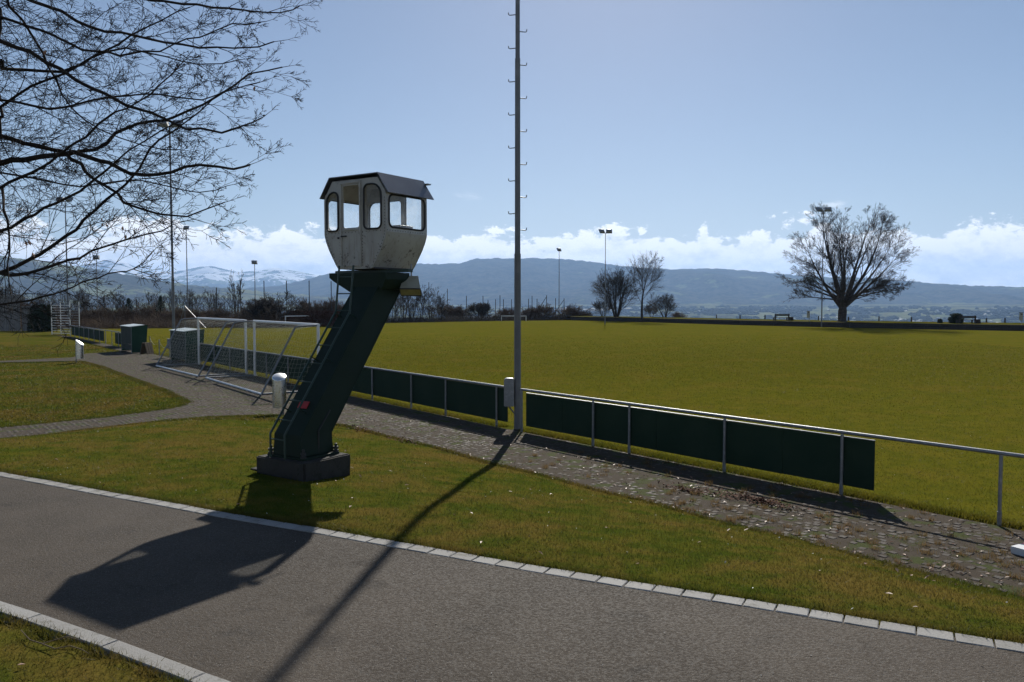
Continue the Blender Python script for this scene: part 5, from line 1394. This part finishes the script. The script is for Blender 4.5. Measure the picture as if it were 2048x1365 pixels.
# a handful of withered leaves still hanging
lv = [at(px, py, 9.2) - ROOT for px, py in ((510, 172), (202, 436), (206, 446), (211, 448), (246, 452), (251, 470), (52, 482), (57, 480), (65, 505), (92, 100), (285, 262), (310, 8))]
for q in lv:
    mb = MB(); s_ = rr.uniform(.022, .036); a = Vector((rr.gauss(0, .5), rr.gauss(0, .5), -1)).normalized() * s_; b2 = a.orthogonal().normalized() * s_ * .5; c2 = a.cross(b2).normalized() * s_ * .25
    mb.add([q, q + a + b2 + c2, q + a * 2, q + a - b2 + c2, q + a - c2 * .5], [(0, 1, 4), (1, 2, 4), (2, 3, 4), (3, 0, 4)])
    mb.build('withered_leaf', M['leaf'], bt)

# ------------------------------------------------------------------ grass blades
def blades(name, X, Y, Z, hgt, wid, mat, lean=.5, label=None):
    n = len(X); a = rng.uniform(0, 2 * math.pi, n); h_ = hgt * rng.uniform(.5, 1.25, n); w_ = wid * rng.uniform(.7, 1.3, n)
    le = np.abs(rng.normal(0, lean, n)) * h_; b_ = rng.uniform(0, 2 * math.pi, n)
    dx, dy = np.cos(a) * w_ * .5, np.sin(a) * w_ * .5
    tx, ty = np.cos(b_) * le, np.sin(b_) * le
    V = np.stack([np.stack([X - dx, Y - dy, Z - .004], -1), np.stack([X + dx, Y + dy, Z - .004], -1), np.stack([X + tx, Y + ty, Z + h_], -1)], 1).reshape(-1, 3)
    Fc = np.arange(3 * n).reshape(-1, 3)
    return tag(np_obj(name, V, Fc, mat), label, kind='stuff')
def scatter(n, x0, x1, y0, y1, d_ref, mask, power=2.0):
    X = rng.uniform(x0, x1, n); Y = rng.uniform(y0, y1, n); D_ = np.hypot(X, Y)
    k = rng.random(n) < np.minimum(1, (d_ref / D_) ** power); k &= (np.abs(X) < Y * .78 + 1.5)
    X, Y = X[k], Y[k]; k = mask(X, Y); return X[k], Y[k]
def lawn_mask(X, Y):
    return (~inside(X, Y, PATH)) & (~inside(X, Y, ROAD)) & (~inside(X, Y, FIELD)) & (dist_poly(X, Y, Kw) > .11) & (dist_poly(X, Y, Nw) > .08) & (Y < 60) & (np.hypot(X - TB.x, Y - TB.y) > .52)
def lawn_z(X, Y):
    Z = ground_z(X, Y); u_ = np.zeros_like(Z)
    for (ax, ay, ph, am) in ((.9, .4, 0, .012), (-.5, 1.3, 2, .012), (2.1, 1.1, 4, .008), (1.7, -2.3, 1, .008)): u_ += am * np.sin(ax * X + ay * Y + ph)
    return Z + u_ * inside(X, Y, BANK) * np.clip(np.minimum(dist_poly(X, Y, Kw), dist_poly(X, Y, Ew)) / .5, 0, 1)
X, Y = scatter(900000, -16, 8, 4.2, 24, 7.5, lawn_mask)
D_ = np.hypot(X, Y); blades('lawn_grass', X, Y, lawn_z(X, Y), .030, .0042 + .0005 * D_, M['blade_lawn'], .8, 'short winter grass on the lawns')
X, Y = scatter(420000, -40, -4, 20, 60, 24, lawn_mask)
blades('lawn_grass', X, Y, lawn_z(X, Y), .045, .018 + .0007 * np.hypot(X, Y), M['blade_lawn'], .8, 'short winter grass on the far lawns')
fm = lambda X, Y: inside(X, Y, FIELD) & (rng.random(len(X)) < np.clip((82 - Y) / 34, 0, 1))
X, Y = scatter(760000, -12, 24, 9, 40, 12, lambda X, Y: fm(X, Y) & (rng.random(len(X)) < np.clip((40 - Y) / 18, 0, 1))); D_ = np.hypot(X, Y)
blades('field_grass', X, Y, np.full(len(X), .006), .032, .004 + .0006 * D_, M['blade_field'], .8, 'short turf on the near part of the field')
X, Y = scatter(700000, -40, 36, 20, 82, 36, lambda X, Y: fm(X, Y) & (rng.random(len(X)) < np.clip((Y - 20) / 20, 0, 1))); D_ = np.hypot(X, Y)
blades('field_grass', X, Y, np.full(len(X), .006), .045, .006 + .0007 * D_, M['blade_field'], .8, 'short turf on the far part of the field')
# longer fringe under the fence and along the edges of the paths
def fringe(P, n, wdt, h_, off=0.0):
    P = arr(P); sg = P[1:] - P[:-1]; L_ = np.hypot(sg[:, 0], sg[:, 1]); i = rng.choice(len(sg), n, p=L_ / L_.sum()); t_ = rng.random(n)
    q = P[i] + sg[i] * t_[:, None]; nr = np.stack([-sg[i][:, 1], sg[i][:, 0]], -1) / L_[i][:, None]; q = q + nr * (off + rng.normal(0, wdt, n))[:, None]
    k = (q[:, 1] > 4) & (np.abs(q[:, 0]) < q[:, 1] * .72 + 1); return q[k, 0], q[k, 1], h_
fx, fy = [], []
for A_, B_ in ((FB + fdr * 6, FA), (FL0, FL0 + fdl * 36)):
    x, y, _ = fringe([A_ + Vector((.12, .16)), B_ + Vector((.12, .16))], 26000, .085, .06); fx.append(x); fy.append(y)
X, Y = np.concatenate(fx), np.concatenate(fy); blades('fence_grass', X, Y, np.full(len(X), .0), .075, .008 + .0006 * np.hypot(X, Y), M['blade_field'], .6, 'longer grass strip under the barrier boards')
x1, y1, _ = fringe(Ew, 30000, .05, .05); x2, y2, _ = fringe(LA, 16000, .07, .05); k = np.random.default_rng(1)
X, Y = np.concatenate([x1, x2]), np.concatenate([y1, y2]); blades('edge_grass', X, Y, lawn_z(X, Y) + .008, .045, .006 + .0006 * np.hypot(X, Y), M['blade_lawn'], .8, 'ragged grass edge of the paved path')
x1, y1, _ = fringe(Kw, 26000, .03, .05, .135)
x3, y3, _ = fringe(Nw, 9000, .04, .05, -.11)
X, Y = np.concatenate([x1, x3]), np.concatenate([y1, y3]); k = ~inside(X, Y, ROAD); X, Y = X[k], Y[k]
blades('edge_grass', X, Y, lawn_z(X, Y), .05, .007, M['blade_lawn'], .9, 'grass creeping over the stone edging')

# weeds in the paving joints
pm_ = lambda X, Y: inside(X, Y, PATH)
X, Y = scatter(9000, -8, 9, 7, 26, 11, pm_)
cl = 9; Xc = np.repeat(X, cl) + rng.normal(0, .022, len(X) * cl); Yc = np.repeat(Y, cl) + rng.normal(0, .022, len(X) * cl)
blades('joint_weeds', Xc, Yc, np.full(len(Xc), .012), .034, .008, M['blade_lawn'], .7, 'moss and weeds between the paving setts')
near_e = lambda X, Y: inside(X, Y, PATH) & (Y < 17) & (X > 0)
X, Y = scatter(620, 0, 8, 8.4, 17, 10, near_e); cl = 40
Xc = np.repeat(X, cl) + rng.normal(0, .035, len(X) * cl); Yc = np.repeat(Y, cl) + rng.normal(0, .035, len(X) * cl)
blades('dry_tufts', Xc, Yc, np.full(len(Xc), .012), .075, .008, M['dry_tuft'], .55, 'dry brown grass tufts on the paved path')
# fallen leaves
def leaves(name, X, Y, Z, smin, smax, mat, label):
    n = len(X); s_ = rng.uniform(smin, smax, n); a = rng.uniform(0, 6.28, n); V = []
    ca, sa = np.cos(a), np.sin(a); cu = rng.uniform(.1, .55, n) * s_; tl = rng.normal(0, .35, n)
    for (u, v_, w_) in ((-1, 0, .15), (0, -.55, .9), (1, 0, .3), (0, .55, .9), (0, 0, 0)):
        x = u * s_; y = v_ * s_; z = w_ * cu + np.abs(tl) * s_ * .6 + tl * x
        V.append(np.stack([X + x * ca - y * sa, Y + x * sa + y * ca, Z + z + .004], -1))
    V = np.stack(V, 1).reshape(-1, 3); b_ = (np.arange(n) * 5)[:, None]
    Fc = np.concatenate([b_ + np.array([[0, 1, 4]]), b_ + np.array([[1, 2, 4]]), b_ + np.array([[2, 3, 4]]), b_ + np.array([[3, 0, 4]])], 0)
    return tag(np_obj(name, V, Fc, mat), label, kind='stuff')
ex, ey, _ = fringe(Ew, 1500, .16, 0, -.22)
k = inside(ex, ey, PATH) & (ex > -6); ex, ey = ex[k], ey[k]
X, Y = scatter(1500, -5, 8, 8, 22, 11, pm_)
pxs = [(1378, 985, .16, 150), (1500, 1003, .22, 330), (1540, 1010, .14, 110), (720, 862, .2, 70), (800, 884, .2, 60), (450, 760, .5, 90)]
hx, hy, hz = [], [], []
for px, py, sd, n in pxs:
    c_ = G(px, py); q = rng.normal(0, sd, (n, 2)); q[:, 0] *= 1.0; hx.append(c_.x + q[:, 0] * fdr.x * 1.9 - q[:, 1] * fdr.y * .5); hy.append(c_.y + q[:, 0] * fdr.y * 1.9 + q[:, 1] * fdr.x * .5); hz.append(rng.uniform(.015, .06, n))
leaves('fallen_leaves', np.concatenate([ex, X]), np.concatenate([ey, Y]), np.full(len(ex) + len(X), .025), .016, .036, M['leaf'], 'withered leaves blown along the paved path')
leaves('leaf_drift', np.concatenate(hx), np.concatenate(hy), np.concatenate(hz), .02, .04, M['leaf_red'], 'drifts of reddish brown leaves on the paved path')
x5, y5, _ = fringe(Ew, 1400, .22, 0, -.25); k = inside(x5, y5, PATH) & (x5 > -6)
X, Y = scatter(1500, -5, 8, 8, 22, 11, pm_); x5, y5 = np.concatenate([x5[k], X]), np.concatenate([y5[k], Y]); leaves('leaf_litter', x5, y5, np.full(len(x5), .022), .014, .032, M['leaf_red'], 'dark scraps of leaf among the paving setts')
X, Y = scatter(420, -12, 8, 5, 24, 9, lambda X, Y: lawn_mask(X, Y) | inside(X, Y, FIELD))
leaves('fallen_leaves', X, Y, lawn_z(X, Y) + .02, .018, .036, M['leaf'], 'single withered leaves lying on the grass')
X, Y = scatter(90, -3, 4, 5, 9, 6, lambda X, Y: inside(X, Y, ROAD)); leaves('grit', X, Y, np.full(len(X), HR), .006, .012, M['granite'], 'loose grit on the asphalt')
X, Y = scatter(1000, -14, 20, 6, 40, 12, lambda X, Y: lawn_mask(X, Y) | inside(X, Y, FIELD))
leaves('daisies', X, Y, lawn_z(X, Y) + .035, .008, .014, M['daisy'], 'tiny white daisies in the grass')
# a fallen twig on the near lawn
mb = MB(); pts = [G(x, y, HR) + Vector((0, 0, .03)) for x, y in ((42, 1268), (60, 1288), (85, 1296), (110, 1306), (140, 1300), (165, 1308), (178, 1316))]
mb.tube(pts, [.003, .004, .0045, .004, .0035, .003, .002], 6); mb.tube([pts[2], pts[2] + Vector((.15, .06, .03)), pts[2] + Vector((.3, .02, .01))], [.005, .004, .002], 5)
tag(mb.build('twig', M['brownwood']), 'thin fallen twig on the grass in the lower left corner', 'twig')

# ------------------------------------------------------------------ tell repeats apart by the things they stand beside
marks = [(122, 'the tube rack'), (265, 'the smaller dugout'), (348, 'the thick tall mast'), (472, 'the slim poplar'), (566, 'the gnarled fruit tree'), (740, 'the leaning column'), (962, 'the dark round bush'), (1035, 'the tall middle mast'), (1118, 'the slim far mast')]
def grouped(g): return [(px_of(o), o) for o in bpy.data.objects if o.get('group') == g and o.parent is None]
relabel(grouped(gl), 'brown leafless thicket bush', marks)
relabel(grouped(gs), 'thin bare tree rising behind the thicket', marks)
relabel(grouped(gt), 'slender bare tree in the row', marks)
relabel(grouped('bushes behind the brown hedge'), 'leafless bush peeping over the brown hedge', marks)
relabel(grouped('poles of the ball net beyond the field'), 'thin dark ball net pole', marks)
relabel(grouped('short posts along the back of the terrace'), 'short dark wooden terrace post', [(1440, 'the first terrace post'), (1563, 'the left bench'), (1684, 'the big beech'), (1933, 'the right bench')])
